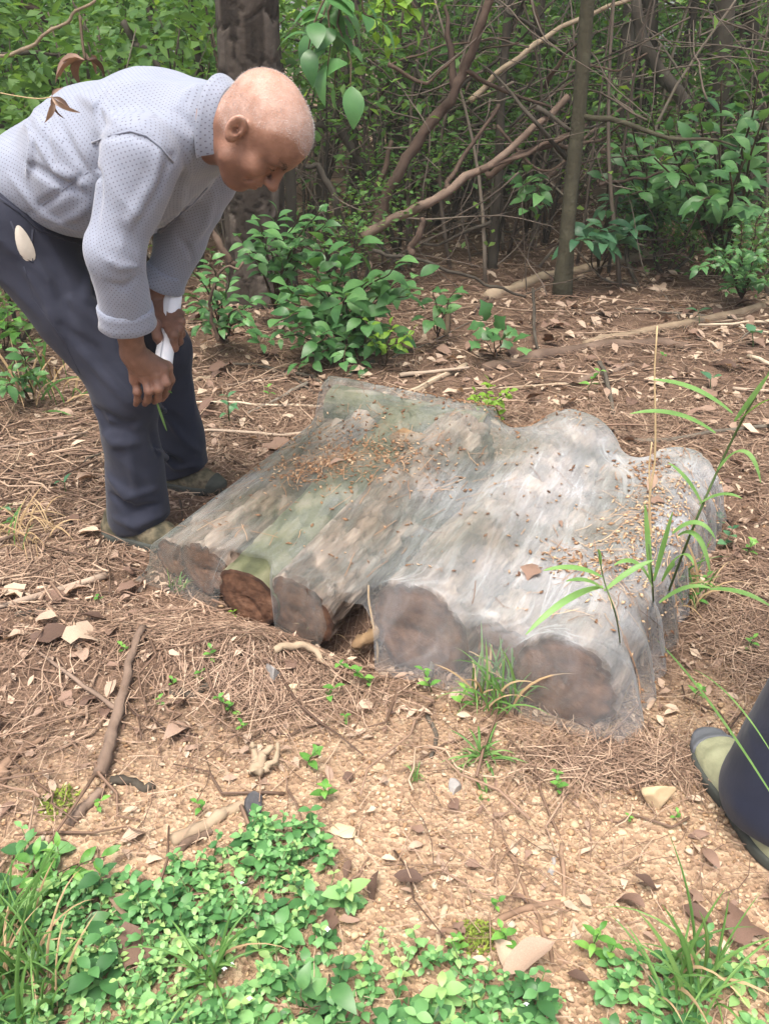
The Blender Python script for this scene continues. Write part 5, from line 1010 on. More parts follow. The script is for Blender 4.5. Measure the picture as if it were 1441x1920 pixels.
def nets(fn, lo, hi, h):
    lo = np.array(lo); n = np.ceil((np.array(hi) - lo) / h).astype(int) + 1; ax = [lo[i] + h * np.arange(n[i]) for i in range(3)]
    P = np.stack(np.meshgrid(*ax, indexing='ij'), -1).reshape(-1, 3).astype(f32); D = np.concatenate([fn(c) for c in np.array_split(P, max(1, len(P) // 250000))]).reshape(n)
    S = D < 0; c = [S[i:n[0] - 1 + i, j:n[1] - 1 + j, k:n[2] - 1 + k] for i in (0, 1) for j in (0, 1) for k in (0, 1)]; cnt = sum(x.astype(np.int8) for x in c); act = (cnt > 0) & (cnt < 8); I = np.argwhere(act); idx = np.full(act.shape, -1); idx[act] = np.arange(len(I))
    acc = np.zeros((len(I), 3)); num = np.zeros(len(I)); cor = [(i, j, k) for i in (0, 1) for j in (0, 1) for k in (0, 1)]
    for a in range(8):
        for b in range(a + 1, 8):
            d = np.abs(np.subtract(cor[a], cor[b]))
            if d.sum() != 1: continue
            va = D[tuple((I + cor[a]).T)]; vb = D[tuple((I + cor[b]).T)]; x = (va < 0) != (vb < 0); t = np.where(x, va / np.where(x, va - vb, 1), 0)
            p = np.array(cor[a]) + t[:, None] * np.subtract(cor[b], cor[a]); acc[x] += p[x]; num += x
    V = lo + h * (I + acc / num[:, None]); Fs = []
    for axn in range(3):
        u, v = (axn + 1) % 3, (axn + 2) % 3; sl0 = [slice(1, n[i] - 1) for i in range(3)]; sl1 = list(sl0); sl0[axn] = slice(0, n[axn] - 1); sl1[axn] = slice(1, n[axn])
        A, B = S[tuple(sl0)], S[tuple(sl1)]; E = np.argwhere(A != B); flip = A[tuple(E.T)]; off = [1, 1, 1]; off[axn] = 0; E = E + off
        q = []
        for du, dv in ((0, 0), (1, 0), (1, 1), (0, 1)): e = E.copy(); e[:, u] -= du; e[:, v] -= dv; q.append(idx[tuple(e.T)])
        q = np.stack(q, 1); q[~flip] = q[~flip][:, ::-1]; q = q[(q >= 0).all(1)]; Fs.append(q)
    return V, np.concatenate(Fs)[:, ::-1] if False else np.concatenate(Fs)
def smooth_mesh(V, F, k=1, lam=.5):
    for _ in range(k):
        S = np.zeros_like(V); c = np.zeros(len(V))
        for a in range(4):
            for b in ((a + 1) % 4, (a + 3) % 4): np.add.at(S, F[:, a], V[F[:, b]]); np.add.at(c, F[:, a], 1)
        V = V + lam * (S / np.maximum(c, 1)[:, None] - V)
    return V
def march(fn, px, py, t0=.6, t1=4.):
    d = ray(px, py); d = d / np.linalg.norm(d); t = t0; o = V3(0, 0, CAM_H)
    for _ in range(160):
        v = float(fn((o + d * t)[None].astype(f32))[0])
        if v < .0008: break
        t += max(.0008, v * .7)
        if t > t1: return None
    return o + d * t
def march_line(fn, pts):
    q = [np.array(pts[0], float)]
    for a, b in zip(pts[:-1], pts[1:]):
        a, b = np.array(a, float), np.array(b, float); n = max(1, int(np.hypot(*(b - a)) / 14)); q += [a + (b - a) * k / n for k in range(1, n + 1)]
    d = np.array([unit(ray(*p)) for p in q]); t = np.full(len(q), .6); o = V3(0, 0, CAM_H)
    for _ in range(110): t = np.minimum(t + np.maximum(fn((o + d * t[:, None]).astype(f32)).astype(float), -.004) * .75, 4.)
    P = o + d * t[:, None]; return [p for p, s in zip(P, t) if s < 3.5]
def fold_line(fn, pts, r, s):
    L = march_line(fn, pts)
    if len(L) < 3: return None
    L = np.array(L); k = np.linspace(0, 1, len(L)); dv = np.array([unit(p - V3(0, 0, CAM_H)) for p in L]); L = L + dv * (.40 * r * s); rr = r * (.25 + .75 * np.sin(k * math.pi) ** .7); return L, rr, s
def poly_d(P, pts, r):
    d = None
    for i in range(len(pts) - 1):
        x = s_cap(P, pts[i], pts[i + 1], r[i] if not np.isscalar(r) else r, r[i + 1] if not np.isscalar(r) else r); d = x if d is None else np.minimum(d, x)
    return d

M['skin'] = mat('skin', [(.11, .056, .040), (.205, .105, .070), (.33, .19, .138), (.47, .33, .275)], kt=1, kn=.26, scale=38, rough=.52, spec=.35, bump=.5, bscale=260, bdist=.002, sss=.10)
M['eye'] = mat('eye', [(.5, .45, .4), (.6, .56, .5)], kt=0, rough=.2)
M['lash'] = mat('lash', [(.03, .022, .018), (.12, .09, .07)], kt=0, kn=.6, scale=200, rough=.8)
M['paper'] = mat('paper', [(.78, .79, .82), (.84, .85, .87)], kt=0, kn=.1, rough=.7)
M['lining'] = mat('lining', [(.36, .33, .28), (.50, .46, .40)], kt=0, kn=.3, scale=60, rough=.9, bump=.3, bscale=150)

def cloth(name, cols, dots=False, scale=30, rough=.85, sheen=.25, bump=.35, weave=900):
    m = mat(name, cols, kt=0, kn=.22, scale=scale, rough=rough, spec=.25, bump=bump, bscale=38, bdist=.004, sheen=sheen); nt = m.node_tree; p = nt.nodes[m['p']]; src = p.inputs['Base Color'].links[0].from_socket
    uvn = nt.nodes.new('ShaderNodeUVMap'); uvn.uv_map = 'uv'
    if dots:
        sp = nt.nodes.new('ShaderNodeSeparateXYZ'); nt.links.new(uvn.outputs[0], sp.inputs[0]); D = .0115
        def lattice(off):
            fx = math_n(nt, 'SUBTRACT', math_n(nt, 'FRACT', math_n(nt, 'MULTIPLY_ADD', sp.outputs[0], 1 / D, off)), .5); fy = math_n(nt, 'SUBTRACT', math_n(nt, 'FRACT', math_n(nt, 'MULTIPLY_ADD', sp.outputs[1], 1 / D, off)), .5)
            return math_n(nt, 'LESS_THAN', math_n(nt, 'ADD', math_n(nt, 'MULTIPLY', fx, fx), math_n(nt, 'MULTIPLY', fy, fy)), .0135)
        k = math_n(nt, 'MAXIMUM', lattice(0.), lattice(.5)); mx = nt.nodes.new('ShaderNodeMixRGB'); nt.links.new(math_n(nt, 'MULTIPLY', k, .82), mx.inputs[0]); nt.links.new(src, mx.inputs[1]); mx.inputs[2].default_value = (.075, .075, .11, 1); nt.links.new(mx.outputs[0], p.inputs['Base Color'])
    return m
M['shirt'] = cloth('shirt', [(.165, .19, .245), (.215, .24, .30), (.27, .295, .36)], True)
M['shirt_inside'] = cloth('shirt_inside', [(.15, .17, .225), (.20, .22, .28)], False)
M['trousers'] = cloth('trousers', [(.012, .014, .024), (.020, .023, .038), (.032, .036, .056)], False, sheen=.08)
M['navy'] = cloth('navy', [(.006, .008, .018), (.010, .013, .028), (.018, .022, .042)], False, sheen=.1)
M['camo'] = mat('camo', [(.02, .02, .014), (.05, .047, .03), (.13, .11, .07), (.04, .03, .022)], kt=0, kn=.9, scale=38, rough=.85, bump=.3, bscale=300)
M['sole'] = mat('sole', [(.03, .035, .03), (.07, .075, .065)], kt=0, kn=.4, scale=60, rough=.85)
M['canvas_green'] = mat('canvas_green', [(.20, .205, .12), (.30, .305, .19), (.37, .37, .25)], kt=0, kn=.9, scale=24, rough=.9, bump=.35, bscale=300)
M['rubber_grey'] = mat('rubber_grey', [(.07, .075, .085), (.15, .16, .175)], kt=0, kn=.5, scale=30, rough=.7)

def uv_tube(V, F, parts):
    """per-face-corner uv in metres: each face belongs to the nearest axis; parts = (a, b, radius, up)"""
    C = V[F].mean(1); best = None
    for k, (a, b, r, up) in enumerate(parts):
        d = s_cap(C.astype(f32), a, b, r); best = (d, np.zeros(len(C), int)) if best is None else (np.minimum(best[0], d), np.where(d < best[0], k, best[1]))
    uv = np.zeros(F.shape + (2,))
    for k, (a, b, r, up) in enumerate(parts):
        a, b = np.array(a), np.array(b); s = best[1] == k; x = unit(b - a); y = unit(np.array(up) - x * (x @ np.array(up))); z = np.cross(x, y); Q = V[F[s]] - a; th = np.arctan2(Q @ z, -(Q @ y)); ref = th[:, :1]; th = ref + (th - ref + math.pi) % (2 * math.pi) - math.pi
        uv[s, :, 0] = Q @ x; uv[s, :, 1] = th * r
        T = V[F[s]]; nn = np.cross(T[:, 2] - T[:, 0], T[:, 3] - T[:, 1]); nn /= np.linalg.norm(nn, axis=1)[:, None] + 1e-12; e = np.abs(nn @ x) > .58; u2 = uv[s]; u2[e, :, 0] = Q[e] @ z; u2[e, :, 1] = Q[e] @ y; uv[s] = u2
    return uv.reshape(-1, 2)

def shoe(root, toe, heel, upper, sole_m, cap=None, wid=.046, L=None):
    """shoe on the ground from heel to toe (world points)"""
    toe, heel = np.array(toe), np.array(heel); x = unit((toe - heel) * V3(1, 1, 0)); L = np.linalg.norm((toe - heel)[:2]); y = V3(-x[1], x[0], 0); z0 = (toe[2] + heel[2]) / 2; pitch = (toe[2] - heel[2]) / L
    def loc(P): Q = P - heel.astype(f32); return np.stack([Q @ x.astype(f32), Q @ y.astype(f32), Q[:, 2]], 1)
    k = L / .28
    def out2(p, g):                                                     # outline of the sole seen from above
        a = np.sqrt(((p[:, 0] - .20 * k) / (.085 * k)) ** 2 + (p[:, 1] / (wid + g)) ** 2); b = np.sqrt(((p[:, 0] - .05 * k) / (.055 * k)) ** 2 + (p[:, 1] / (wid * .78 + g)) ** 2)
        return smin(smin((a - 1) * wid, (b - 1) * wid * .8, .03), (np.sqrt(((p[:, 0] - .12 * k) / (.10 * k)) ** 2 + (p[:, 1] / (wid * .8 + g)) ** 2) - 1) * wid * .8, .03)
    def f_sole(P): p = loc(P); zz = p[:, 2] - pitch * p[:, 0]; return smax(out2(p, .005), np.abs(zz - .010) - .013, .006)
    def f_up(P):
        p = loc(P); zz = p[:, 2] - pitch * p[:, 0]; top = .062 - .0 * p[:, 0] + .045 * sstep(.17 * k, .07 * k, p[:, 0]) - .018 * sstep(.2 * k, .27 * k, p[:, 0]); o = out2(p, -.001) + .5 * np.clip(zz - .03, 0, 1) ** 1.0 * .55
        return smax(smax(o, zz - top, .03), -zz + .008, .004) + .0012 * np.sin(p[:, 0] * 160) * sstep(.16 * k, .2 * k, p[:, 0]) * (zz > .03)
    lo, hi = np.minimum(toe, heel) - .08, np.maximum(toe, heel) + .08; hi[2] = max(toe[2], heel[2]) + .13; lo[2] = min(toe[2], heel[2]) - .02
    V, F = nets(f_up, lo, hi, .0045); s = part('shoe', V, F, M[upper], root)
    def sub(name, V, F, m): return link(name, mesh(name, V - np.array(root.location), F, M[m]), s)
    V, F = nets(f_sole, lo, hi, .0045); sub('sole', V, F, sole_m)
    if cap:
        def f_cap(P): p = loc(P); return smax(smax(f_up(P) - .0035, .235 * k - p[:, 0] + .4 * np.clip(p[:, 2] - .03, 0, 1), .004), .0 - p[:, 2], .004)
        def f_band(P): p = loc(P); zz = p[:, 2] - pitch * p[:, 0]; return smax(smin(f_cap(P), smax(out2(p, .003), np.abs(zz - .026) - .010, .004), .004), -out2(p, -.012), .003)
        V, F = nets(f_cap, lo, hi, .004); sub('toe_cap', V, F, cap)
    return s

def finger(P, pts, r, k=.006):
    d = None
    for i in range(len(pts) - 1):
        x = s_cap(P, pts[i], pts[i + 1], r[i], r[i + 1]); d = x if d is None else smin(d, x, k)
    return smin(d, s_ell(P, pts[1], np.eye(3), (r[1] * 1.03,) * 3), .004)

def build_man():
    root = thing('person', 'grey haired man in dotted light blue shirt bending over with hands on his knees', 'person', V3(-.66, 2.28, 0.))
    zg = lambda p: p
    # ---- joints (world metres)
    fw = unit(V3(.95, -.31, 0)); lt = unit(V3(-.31, -.95, 0))              # forward; towards the near side
    HipC = V3(-.86, 2.21, .865); Neck = V3(-.358, 1.980, 1.082)
    S = [V3(-.93, 2.235, .855), V3(-.80, 2.19, .945), V3(-.66, 2.13, 1.015), V3(-.51, 2.07, 1.055), V3(-.41, 2.03, 1.065)]
    tS = [.112, .118, .125, .120, .096]; wS = [1.42, 1.32, 1.32, 1.42, 1.40]
    ShN, ElN, WrN = at(266, 292, 1.88), at(216, 472, 1.85), at(250, 662, 1.93)
    ShF, ElF, WrF = V3(-.385, 2.215, 1.02), at(338, 450, 2.27), at(292, 566, 2.27)
    FootN, FootF = G(262, 1005), G(350, 898); FootN = V3(-.70, 2.09, FootN[2]); FootF = V3(-.655, 2.45, FootF[2])
    HpN, HpF = HipC + lt * .095, HipC - lt * .095
    KnN, KnF = at(236, 735, 2.08), at(306, 650, 2.40); AnN, AnF = at(258, 945, 2.11), at(342, 850, 2.46)
    # ---- trousers
    def t_base(P):
        d = s_ell(P, HipC + V3(-.015, 0, .01), np.array([unit(V3(.55, -.18, .8)), lt, np.cross(unit(V3(.55, -.18, .8)), lt)]), (.17, .185, .145))
        d = smin(d, s_cap(P, HpN + V3(0, 0, -.02), KnN, .112, .074), .06); d2 = s_cap(P, KnN, AnN + V3(0, 0, -.03), .072, .084, lt, 1.0); d = smin(d, d2, .05)
        e = s_cap(P, HpF + V3(0, 0, -.02), KnF, .110, .070); e = smin(e, s_cap(P, KnF, AnF + V3(0, 0, -.03), .068, .082), .05); return smin(d, e, .035)
    folds = []                                                       # (line on the picture, radius, +1 ridge / -1 groove)
    for pts, r, s in (([(60, 430), (110, 520), (140, 620)], .012, -1), ([(130, 560), (200, 620), (240, 700)], .012, 1), ([(100, 600), (180, 660), (250, 740)], .011, -1), ([(150, 660), (210, 720), (262, 775)], .011, 1), ([(120, 700), (180, 770), (235, 800), (265, 790)], .010, -1), ([(165, 780), (215, 830), (262, 830)], .010, 1), ([(160, 740), (200, 800), (255, 812)], .008, -1),
                      ([(205, 925), (250, 960), (300, 945)], .012, -1), ([(200, 965), (255, 985), (310, 960)], .011, 1), ([(200, 890), (240, 930), (295, 915)], .009, 1), ([(240, 830), (250, 890), (258, 940)], .008, 1), ([(280, 800), (300, 850), (350, 880)], .010, -1), ([(300, 760), (340, 820), (378, 850)], .010, 1), ([(290, 840), (330, 880), (380, 870)], .010, 1), ([(170, 500), (160, 560), (210, 590)], .010, 1), ([(40, 500), (90, 570), (120, 640)], .010, 1)):
        L = fold_line(t_base, pts, r, s)
        if L: folds.append(L)
    hemN, hemF = unit(AnN - KnN + V3(.10, 0, 0)), unit(AnF - KnF + V3(.05, 0, 0))
    def t_fn(P):
        d = t_base(P)
        for L, r, s in folds:
            x = poly_d(P, L, r * 1.4); d = smin(d, x, .011) if s > 0 else smax(d, -(x - .001), .011)
        Q = P.astype(float); Qr = np.stack([Q @ unit(V3(.7, 0, -.7)), Q @ unit(V3(.7, 0, .7)), Q[:, 1]], 1); d = d + .022 * (np.abs(vn3(Qr * V3(4.5, 15, 11), 18)) - .12) + .002 * vn3(Q * 13, 5) + .0012 * vn3(P.astype(float) * 42, 6)
        cut = np.where(P[:, 1] < 2.29, (P - (FootN + V3(0, 0, .035)).astype(f32)) @ V3(.30, .0, -.95).astype(f32), (P - (FootF + V3(0, 0, .04)).astype(f32)) @ V3(.30, .0, -.95).astype(f32)); d = smax(d, cut, .006)
        return d
    V, F = nets(t_fn, (-1.13, 1.9, -.03), (-.42, 2.62, 1.06), .0072)
    tr = part('trousers', V, F, M['trousers'], root, uv=uv_tube(V, F, [(HipC, KnN, .11, lt), (KnN, AnN, .09, lt), (HipC - lt * .1, KnF, .11, lt), (KnF, AnF, .09, lt)]))
    # the white lining that gapes from the side pocket
    c = march(t_fn, 47, 457); Vp = []
    up = unit(V3(-.15, 0, 1)); q = 20; Vp = [c + V3(.0, -.010, 0)]
    side = unit(march(t_fn, 58, 457) - march(t_fn, 38, 457))
    for ring in (.5, 1.):
        for k in range(q):
            a = 2 * math.pi * k / q; o = side * math.cos(a) * .0175 * ring * (1 - .25 * math.sin(a)) + up * math.sin(a) * .042 * ring; p = c + o; Vp.append(p + V3(0, -.012 + .009 * ring ** 2, 0))
    Fp = [np.array([(0, 1 + k, 1 + (k + 1) % q) for k in range(q)]), np.array([(1 + k, 1 + q + k, 1 + q + (k + 1) % q, 1 + (k + 1) % q) for k in range(q)])]
    link('pocket_lining', mesh('pocket_lining', np.array(Vp) - np.array(root.location), Fp, M['lining']), tr)
    # seam down the side and the pocket edge
    for nm, pts, r in (('pocket_edge', [(20, 415), (32, 440), (40, 480), (62, 492), (60, 470), (62, 430)], .0022), ('side_seam', [(45, 500), (62, 560), (120, 640), (150, 700)], .0014), ('waistband', [(0, 372), (40, 400), (75, 432), (120, 448), (165, 462)], .004)):
        L = march_line(t_fn, pts)
        if len(L) > 2: Vs, Fs = tube(np.array(L), r, 5); link(nm, mesh(nm, Vs - np.array(root.location), Fs, M['trousers']), tr)
    # ---- shirt
    def sleeve(P, a, b, c, r0, r1, r2):
        u = s_cap(P, a, b, r0, r1); m = b + (c - b) * .66; return smin(u, s_cap(P, b, m, r1, r2), .03), m
    def s_base(P):
        d = None
        for i in range(4):
            x = s_cap(P, S[i], S[i + 1], tS[i], tS[i + 1], lt, (wS[i] + wS[i + 1]) / 2); d = x if d is None else smin(d, x, .05)
        d = smin(d, s_ell(P, V3(-.60, 2.11, .955), np.array([unit(S[3] - S[1]), lt, np.cross(unit(S[3] - S[1]), lt)]), (.20, .17, .125)), .06)   # belly and hanging front
        d = smin(d, s_cap(P, S[4], Neck + V3(.0, -.01, 0), .074, .058), .04)
        hem = (P - V3(-.749, 2.0, .846).astype(f32)) @ unit(V3(.475, 0, .88)).astype(f32) + .012 * np.sin(P[:, 0] * 14 + P[:, 1] * 9).astype(f32); d = smax(d, -hem, .008)
        n, m = sleeve(P, ShN, ElN, WrN, .080, .058, .055); d = smin(d, n, .028)
        f, m = sleeve(P, ShF, ElF, WrF, .078, .058, .054); return smin(d, f, .03)
    sf = []
    for pts, r, s in (([(172, 255), (185, 330), (178, 400), (172, 450)], .010, -1), ([(180, 262), (235, 250), (280, 262), (320, 300)], .0045, -1), ([(330, 205), (370, 250), (378, 310)], .010, -1), ([(310, 215), (352, 262), (352, 330)], .012, 1), ([(330, 290), (300, 340), (262, 420)], .010, -1), ([(300, 270), (290, 330), (245, 410), (225, 470)], .012, 1), ([(350, 320), (330, 400), (285, 440)], .008, 1),
                      ([(225, 420), (255, 470), (262, 520)], .009, -1), ([(190, 480), (225, 500), (258, 500)], .008, 1), ([(200, 530), (235, 540), (262, 520)], .007, -1), ([(60, 250), (110, 320), (165, 345)], .013, 1), ([(40, 300), (100, 340), (160, 365)], .010, -1), ([(50, 405), (110, 365), (165, 322)], .006, -1), ([(110, 230), (140, 290), (168, 330)], .010, -1), ([(20, 330), (80, 400), (150, 430)], .010, 1), ([(90, 430), (150, 400), (170, 380)], .008, 1),
                      ([(150, 180), (200, 210), (230, 240)], .012, 1), ([(200, 150), (185, 200), (195, 240)], .006, -1), ([(365, 370), (330, 410), (300, 440)], .004, -1), ([(400, 360), (385, 420), (350, 470)], .009, 1), ([(330, 440), (355, 470), (362, 490)], .008, -1), ([(395, 165), (372, 190), (368, 235)], .010, -1), ([(385, 160), (350, 175), (335, 200)], .008, 1), ([(45, 210), (60, 270), (50, 330)], .010, 1), ([(90, 200), (85, 260), (100, 310)], .008, -1)):
        L = fold_line(s_base, pts, r, s)
        if L: sf.append(L)
    def cuts(P, d):
        ax = unit(Neck - S[3]); d = smax(d, (P - (Neck + ax * .03).astype(f32)) @ ax.astype(f32) - .45 * np.clip(s_cap(P, ShN, ElN, .001) * 0, 0, 1), .012); return d
    def s_fn(P):
        d = s_base(P)
        for L, r, s in sf:
            x = poly_d(P, L, r); d = smin(d, x, .011) if s > 0 else smax(d, -(x - .0005), .010)
        Q = P.astype(float); Qr = np.stack([Q @ unit(V3(.6, -.2, -.75)), Q @ unit(V3(.75, .1, .62)), Q[:, 1]], 1); d = d + .015 * (np.abs(vn3(Qr * V3(5, 17, 13), 17)) - .12) + .0022 * vn3(Q * 11, 15) + .0012 * vn3(Q * V3(35, 35, 20), 16); d = cuts(P, d)
        for (b, c, r) in ((ElN, WrN, .055), (ElF, WrF, .052)):
            ax = unit(c - b); m = b + (c - b) * .60; d = smax(d, np.where(np.abs((P - m.astype(f32)) @ ax.astype(f32)) < .12, np.where(s_cap(P, b, c, .10) < .03, (P - m.astype(f32)) @ ax.astype(f32), -1.), -1.), .003)
        return d
    V, F = nets(s_fn, (-1.16, 1.72, .52), (-.26, 2.42, 1.26), .0064); Fm = F
    parts = [(S[0], S[2], .15, lt), (S[2], Neck, .15, lt), (ShN + V3(0, 0, -.04), ElN, .075, fw), (ElN, WrN, .07, fw), (ShF + V3(0, 0, -.04), ElF, .075, fw), (ElF, WrF, .07, fw)]
    sh = part('shirt', V, F, M['shirt'], root, uv=uv_tube(V, F, parts))
    def sub(name, V, F, m, parent=sh, **kw): return link(name, mesh(name, np.asarray(V) - np.array(root.location), F, M[m], **kw), parent)
    # turned back cuffs
    for nm, (b, c, r, seed) in (('cuff', (ElN, WrN, .056, 1)), ('cuff', (ElF, WrF, .054, 2))):
        ax = unit(c - b); m = b + (c - b) * .60; e1 = unit(np.cross(ax, V3(0, 1, .1))); e2 = np.cross(ax, e1); n, k = 48, 9; prof = [(-.034, -.003), (-.032, .002), (-.018, .003), (.0, .003), (.016, .006), (.018, .004), (.013, .001), (-.004, -.010), (-.03, -.012)]; th = np.arange(n) * 2 * math.pi / n; Vc = []
        for (zz, rr) in prof:
            wv = .006 * fbm2(np.cos(th) * 1.6 + seed * 5 + zz * 20, np.sin(th) * 1.6, 3, seed); wz = .016 * fbm2(np.cos(th) * 1.3 + seed * 9, np.sin(th) * 1.3, 3, seed + 4); R = (r + rr + wv) * (1 + .06 * np.cos(2 * th + seed))
            Vc.append(m + ax * (zz + .008 + (wz if zz < -.005 else wz * .5))[:, None] + (np.cos(th) * R)[:, None] * e1 + (np.sin(th) * R)[:, None] * e2)
        Vc = np.array(Vc).reshape(-1, 3); i, j = np.meshgrid(np.arange(k), np.arange(n), indexing='ij'); i2, j2 = (i + 1) % k, (j + 1) % n; Fc = np.stack([i * n + j, i2 * n + j, i2 * n + j2, i * n + j2], -1).reshape(-1, 4)
        uvc = np.stack([th[None].repeat(k, 0).ravel() * r, np.repeat(np.array([p[0] for p in prof]), n)], 1); sub(nm, Vc, Fc, 'shirt', uv=uvc[Fc.ravel()])
    # collar: a fold-over band round the neck, open at the throat
    ax = unit(V3(.85, -.48, -.04)); cc = V3(-.322, 1.950, 1.080); e1 = unit(V3(0, 0, 1) - ax * ax[2]); e2 = np.cross(ax, e1); n = 60; th = np.linspace(-2.2, 2.2, n); prof = [(.012, .064), (.016, .067), (.014, .071), (.004, .077), (-.006, .085), (-.015, .092), (-.016, .089), (-.003, .074), (-.004, .064)]
    Vc = []
    for zz, rr in prof:
        tipw = np.clip((np.abs(th) - 1.3) / 1.2, 0, 1) ** 1.5 * (zz < 0); R = rr + .003 * np.sin(th * 3); Vc.append(cc + ax * (zz - .022 * tipw + .004 * np.sin(th * 2.3))[:, None] + (np.cos(th) * R * 1.02)[:, None] * e1 + (np.sin(th) * R * .98)[:, None] * e2 - V3(0, 0, .012) * np.clip(np.abs(th) - 1.6, 0, 1)[:, None])
    Vc = np.array(Vc).reshape(-1, 3); k = len(prof); i, j = np.meshgrid(np.arange(k), np.arange(n - 1), indexing='ij'); i2 = (i + 1) % k; Fc = np.stack([i * n + j, i * n + j + 1, i2 * n + j + 1, i2 * n + j], -1).reshape(-1, 4)
    caps = np.array([(0, n, 2 * n, 3 * n)])
    uvc = np.stack([np.tile(th, k) * .085, np.repeat(np.array([p[0] for p in prof]), n)], 1); sub('collar', Vc, Fc, 'shirt', uv=uvc[Fc.ravel()])
    # button placket, seams
    for nm, pts, r in (('placket', [(388, 352), (365, 378), (330, 408), (300, 437), (285, 452)], .0035), ('sleeve_seam', [(173, 268), (205, 255), (245, 246), (275, 255), (300, 275), (325, 305)], .0024), ('side_seam', [(48, 410), (80, 385), (120, 355), (166, 322)], .0016)):
        L = march_line(s_fn, pts)
        if len(L) > 2: Vs, Fs = tube(np.array(L) + V3(0, -.0004, .0002), r, 5); sub(nm, Vs, Fs, 'shirt_inside', uv=np.zeros((sum(len(f) * f.shape[1] for f in Fs), 2)))
    # ---- body: head and neck, arms and hands, trunk under the clothes (one mesh)
    R3 = lt; fdir = .46 * fw + V3(0, 0, -.888); fdir = unit(fdir - R3 * (fdir @ R3)); udir = unit(.888 * fw + V3(0, 0, .46)); udir = unit(udir - R3 * (udir @ R3) - fdir * (udir @ fdir))
    ear = at(446, 240, 1.842); HC = ear - R3 * .070 + fdir * .012 + udir * .004; K = .93
    A3 = np.array([fdir, udir, R3], f32)
    def hl(P): return ((P - HC.astype(f32)) @ A3.T) / f32(K)
    I3 = np.eye(3)
    def head_skull(p): return smin(s_ell(p, (-.012, .036, 0), I3, (.098, .088, .077)), s_ell(p, (.036, .050, 0), I3, (.058, .056, .062)), .04)
    def h_local(p):
        d = head_skull(p); a = np.abs(p[:, 2]); pm = np.stack([p[:, 0], p[:, 1], a], 1)
        d = smin(d, s_ell(p, (.028, -.046, 0), I3, (.060, .068, .060)), .035); d = smin(d, s_ell(p, (.066, -.098, 0), I3, (.026, .020, .028)), .03)       # jaw, chin
        d = smin(d, s_cap(pm, (.020, -.070, .048), (.055, -.095, .022), .020, .018), .025); d = smin(d, s_ell(pm, (.062, -.022, .045), I3, (.024, .024, .022)), .022)
        d = smin(d, s_cap(pm, (.089, .026, .008), (.074, .026, .046), .0125, .010), .014)                                                                 # brow
        d = smax(d, -s_ell(pm, (.101, .008, .032), I3, (.020, .013, .020)), .014)                                                                          # eye sockets
        d = smin(d, s_ell(pm, (.0745, .009, .031), I3, (.0155, .0125, .0165)), .004)                                                                       # lids
        d = smax(d, -s_cap(pm, (.0885, .006, .022), (.085, .0055, .040), .0012), .002)
        d = smin(d, s_cap(p, (.088, .022, 0), (.112, -.026, 0), .0085, .0115), .010); d = smin(d, s_ell(p, (.114, -.028, 0), I3, (.0125, .0105, .0135)), .008); d = smin(d, s_ell(pm, (.100, -.031, .012), I3, (.011, .0085, .0075)), .006)
        d = smax(d, -s_ell(pm, (.108, -.039, .0065), I3, (.006, .004, .0035)), .003)
        d = smin(d, s_ell(p, (.074, -.060, 0), I3, (.026, .024, .034)), .016); d = smin(d, s_cap(pm, (.0975, -.055, 0), (.084, -.060, .022), .0062, .004), .006); d = smin(d, s_cap(pm, (.096, -.069, 0), (.083, -.064, .020), .0070, .004), .006); d = smax(d, -s_cap(pm, (.104, -.0615, 0), (.088, -.062, .025), .0018), .003)
        d = smax(d, -s_cap(pm, (.092, -.034, .022), (.078, -.062, .034), .0022), .008)                                                                     # smile line
        # ear
        q = pm - np.array((-.014, -.004, .078), f32); e = np.stack([q[:, 0] * .95 + q[:, 1] * .25, q[:, 1] * .95 - q[:, 0] * .25, q[:, 2] - .35 * (-q[:, 0])], 1)
        er = s_ell(e, (0, 0, .006), I3, (.0185, .032, .0085)); er = smax(er, -s_ell(e, (.0015, .004, .014), I3, (.0115, .020, .0085)), .004); er = smin(er, s_ell(e, (.004, -.024, .008), I3, (.009, .010, .006)), .005); er = smin(er, s_ell(e, (.013, -.004, .008), I3, (.005, .007, .005)), .003); er = smax(er, -s_ell(e, (.004, -.004, .009), I3, (.0055, .008, .010)), .003); er = smin(er, s_cap(e, (-.005, .012, .006), (-.007, -.010, .006), .0032), .004)
        d = smin(d, er, .005)
        # creases of the forehead and of the eye corner
        for uu in (.058, .070, .082): d = d + .0009 * np.exp(-((p[:, 1] - uu - .004 * np.cos(p[:, 2] * 45)) / .0028) ** 2) * (p[:, 0] > .05) * np.exp(-(p[:, 2] / .05) ** 2)
        return d
    nk = ((Neck - V3(.07, -.02, .02)) - HC) @ A3.T.astype(float) / K
    def h_fn(P):
        p = hl(P); d = h_local(p); d = smin(d, s_cap(p, (-.034, -.030, 0), nk, .056, .062), .030); d = smin(d, s_cap(p, (.0, -.066, 0), nk + np.array((.03, 0, 0)), .040, .045), .025); return d * f32(K)
    lo = HC - .21; hi = HC + .21; Vh, Fh = nets(h_fn, lo, hi, .0028); ph = hl(Vh.astype(f32)).astype(float)
    # hairline: scalp above, tan face below
    hline = ph[:, 1] - (.072 - 1.05 * np.clip(.062 - ph[:, 0], 0, .1) + .020 * np.clip(np.abs(ph[:, 2]) / .05, 0, 1.3)) 
    hline = np.maximum(hline, np.minimum(-.020 - ph[:, 0], ph[:, 1] + .045)); 
    tone = .36 + .40 * sstep(-.014, .018, hline + .008 * vn3(ph * 50, 3)) + .16 * vn3(ph * 24, 9) + .12 * vn3(ph * 70, 19) - .16 * np.exp(-(((ph[:, 1] - .012) / .018) ** 2)) * (ph[:, 0] > .06) - .14 * np.exp(-(((ph[:, 1] + .075) / .03) ** 2)) * (ph[:, 0] > .0)
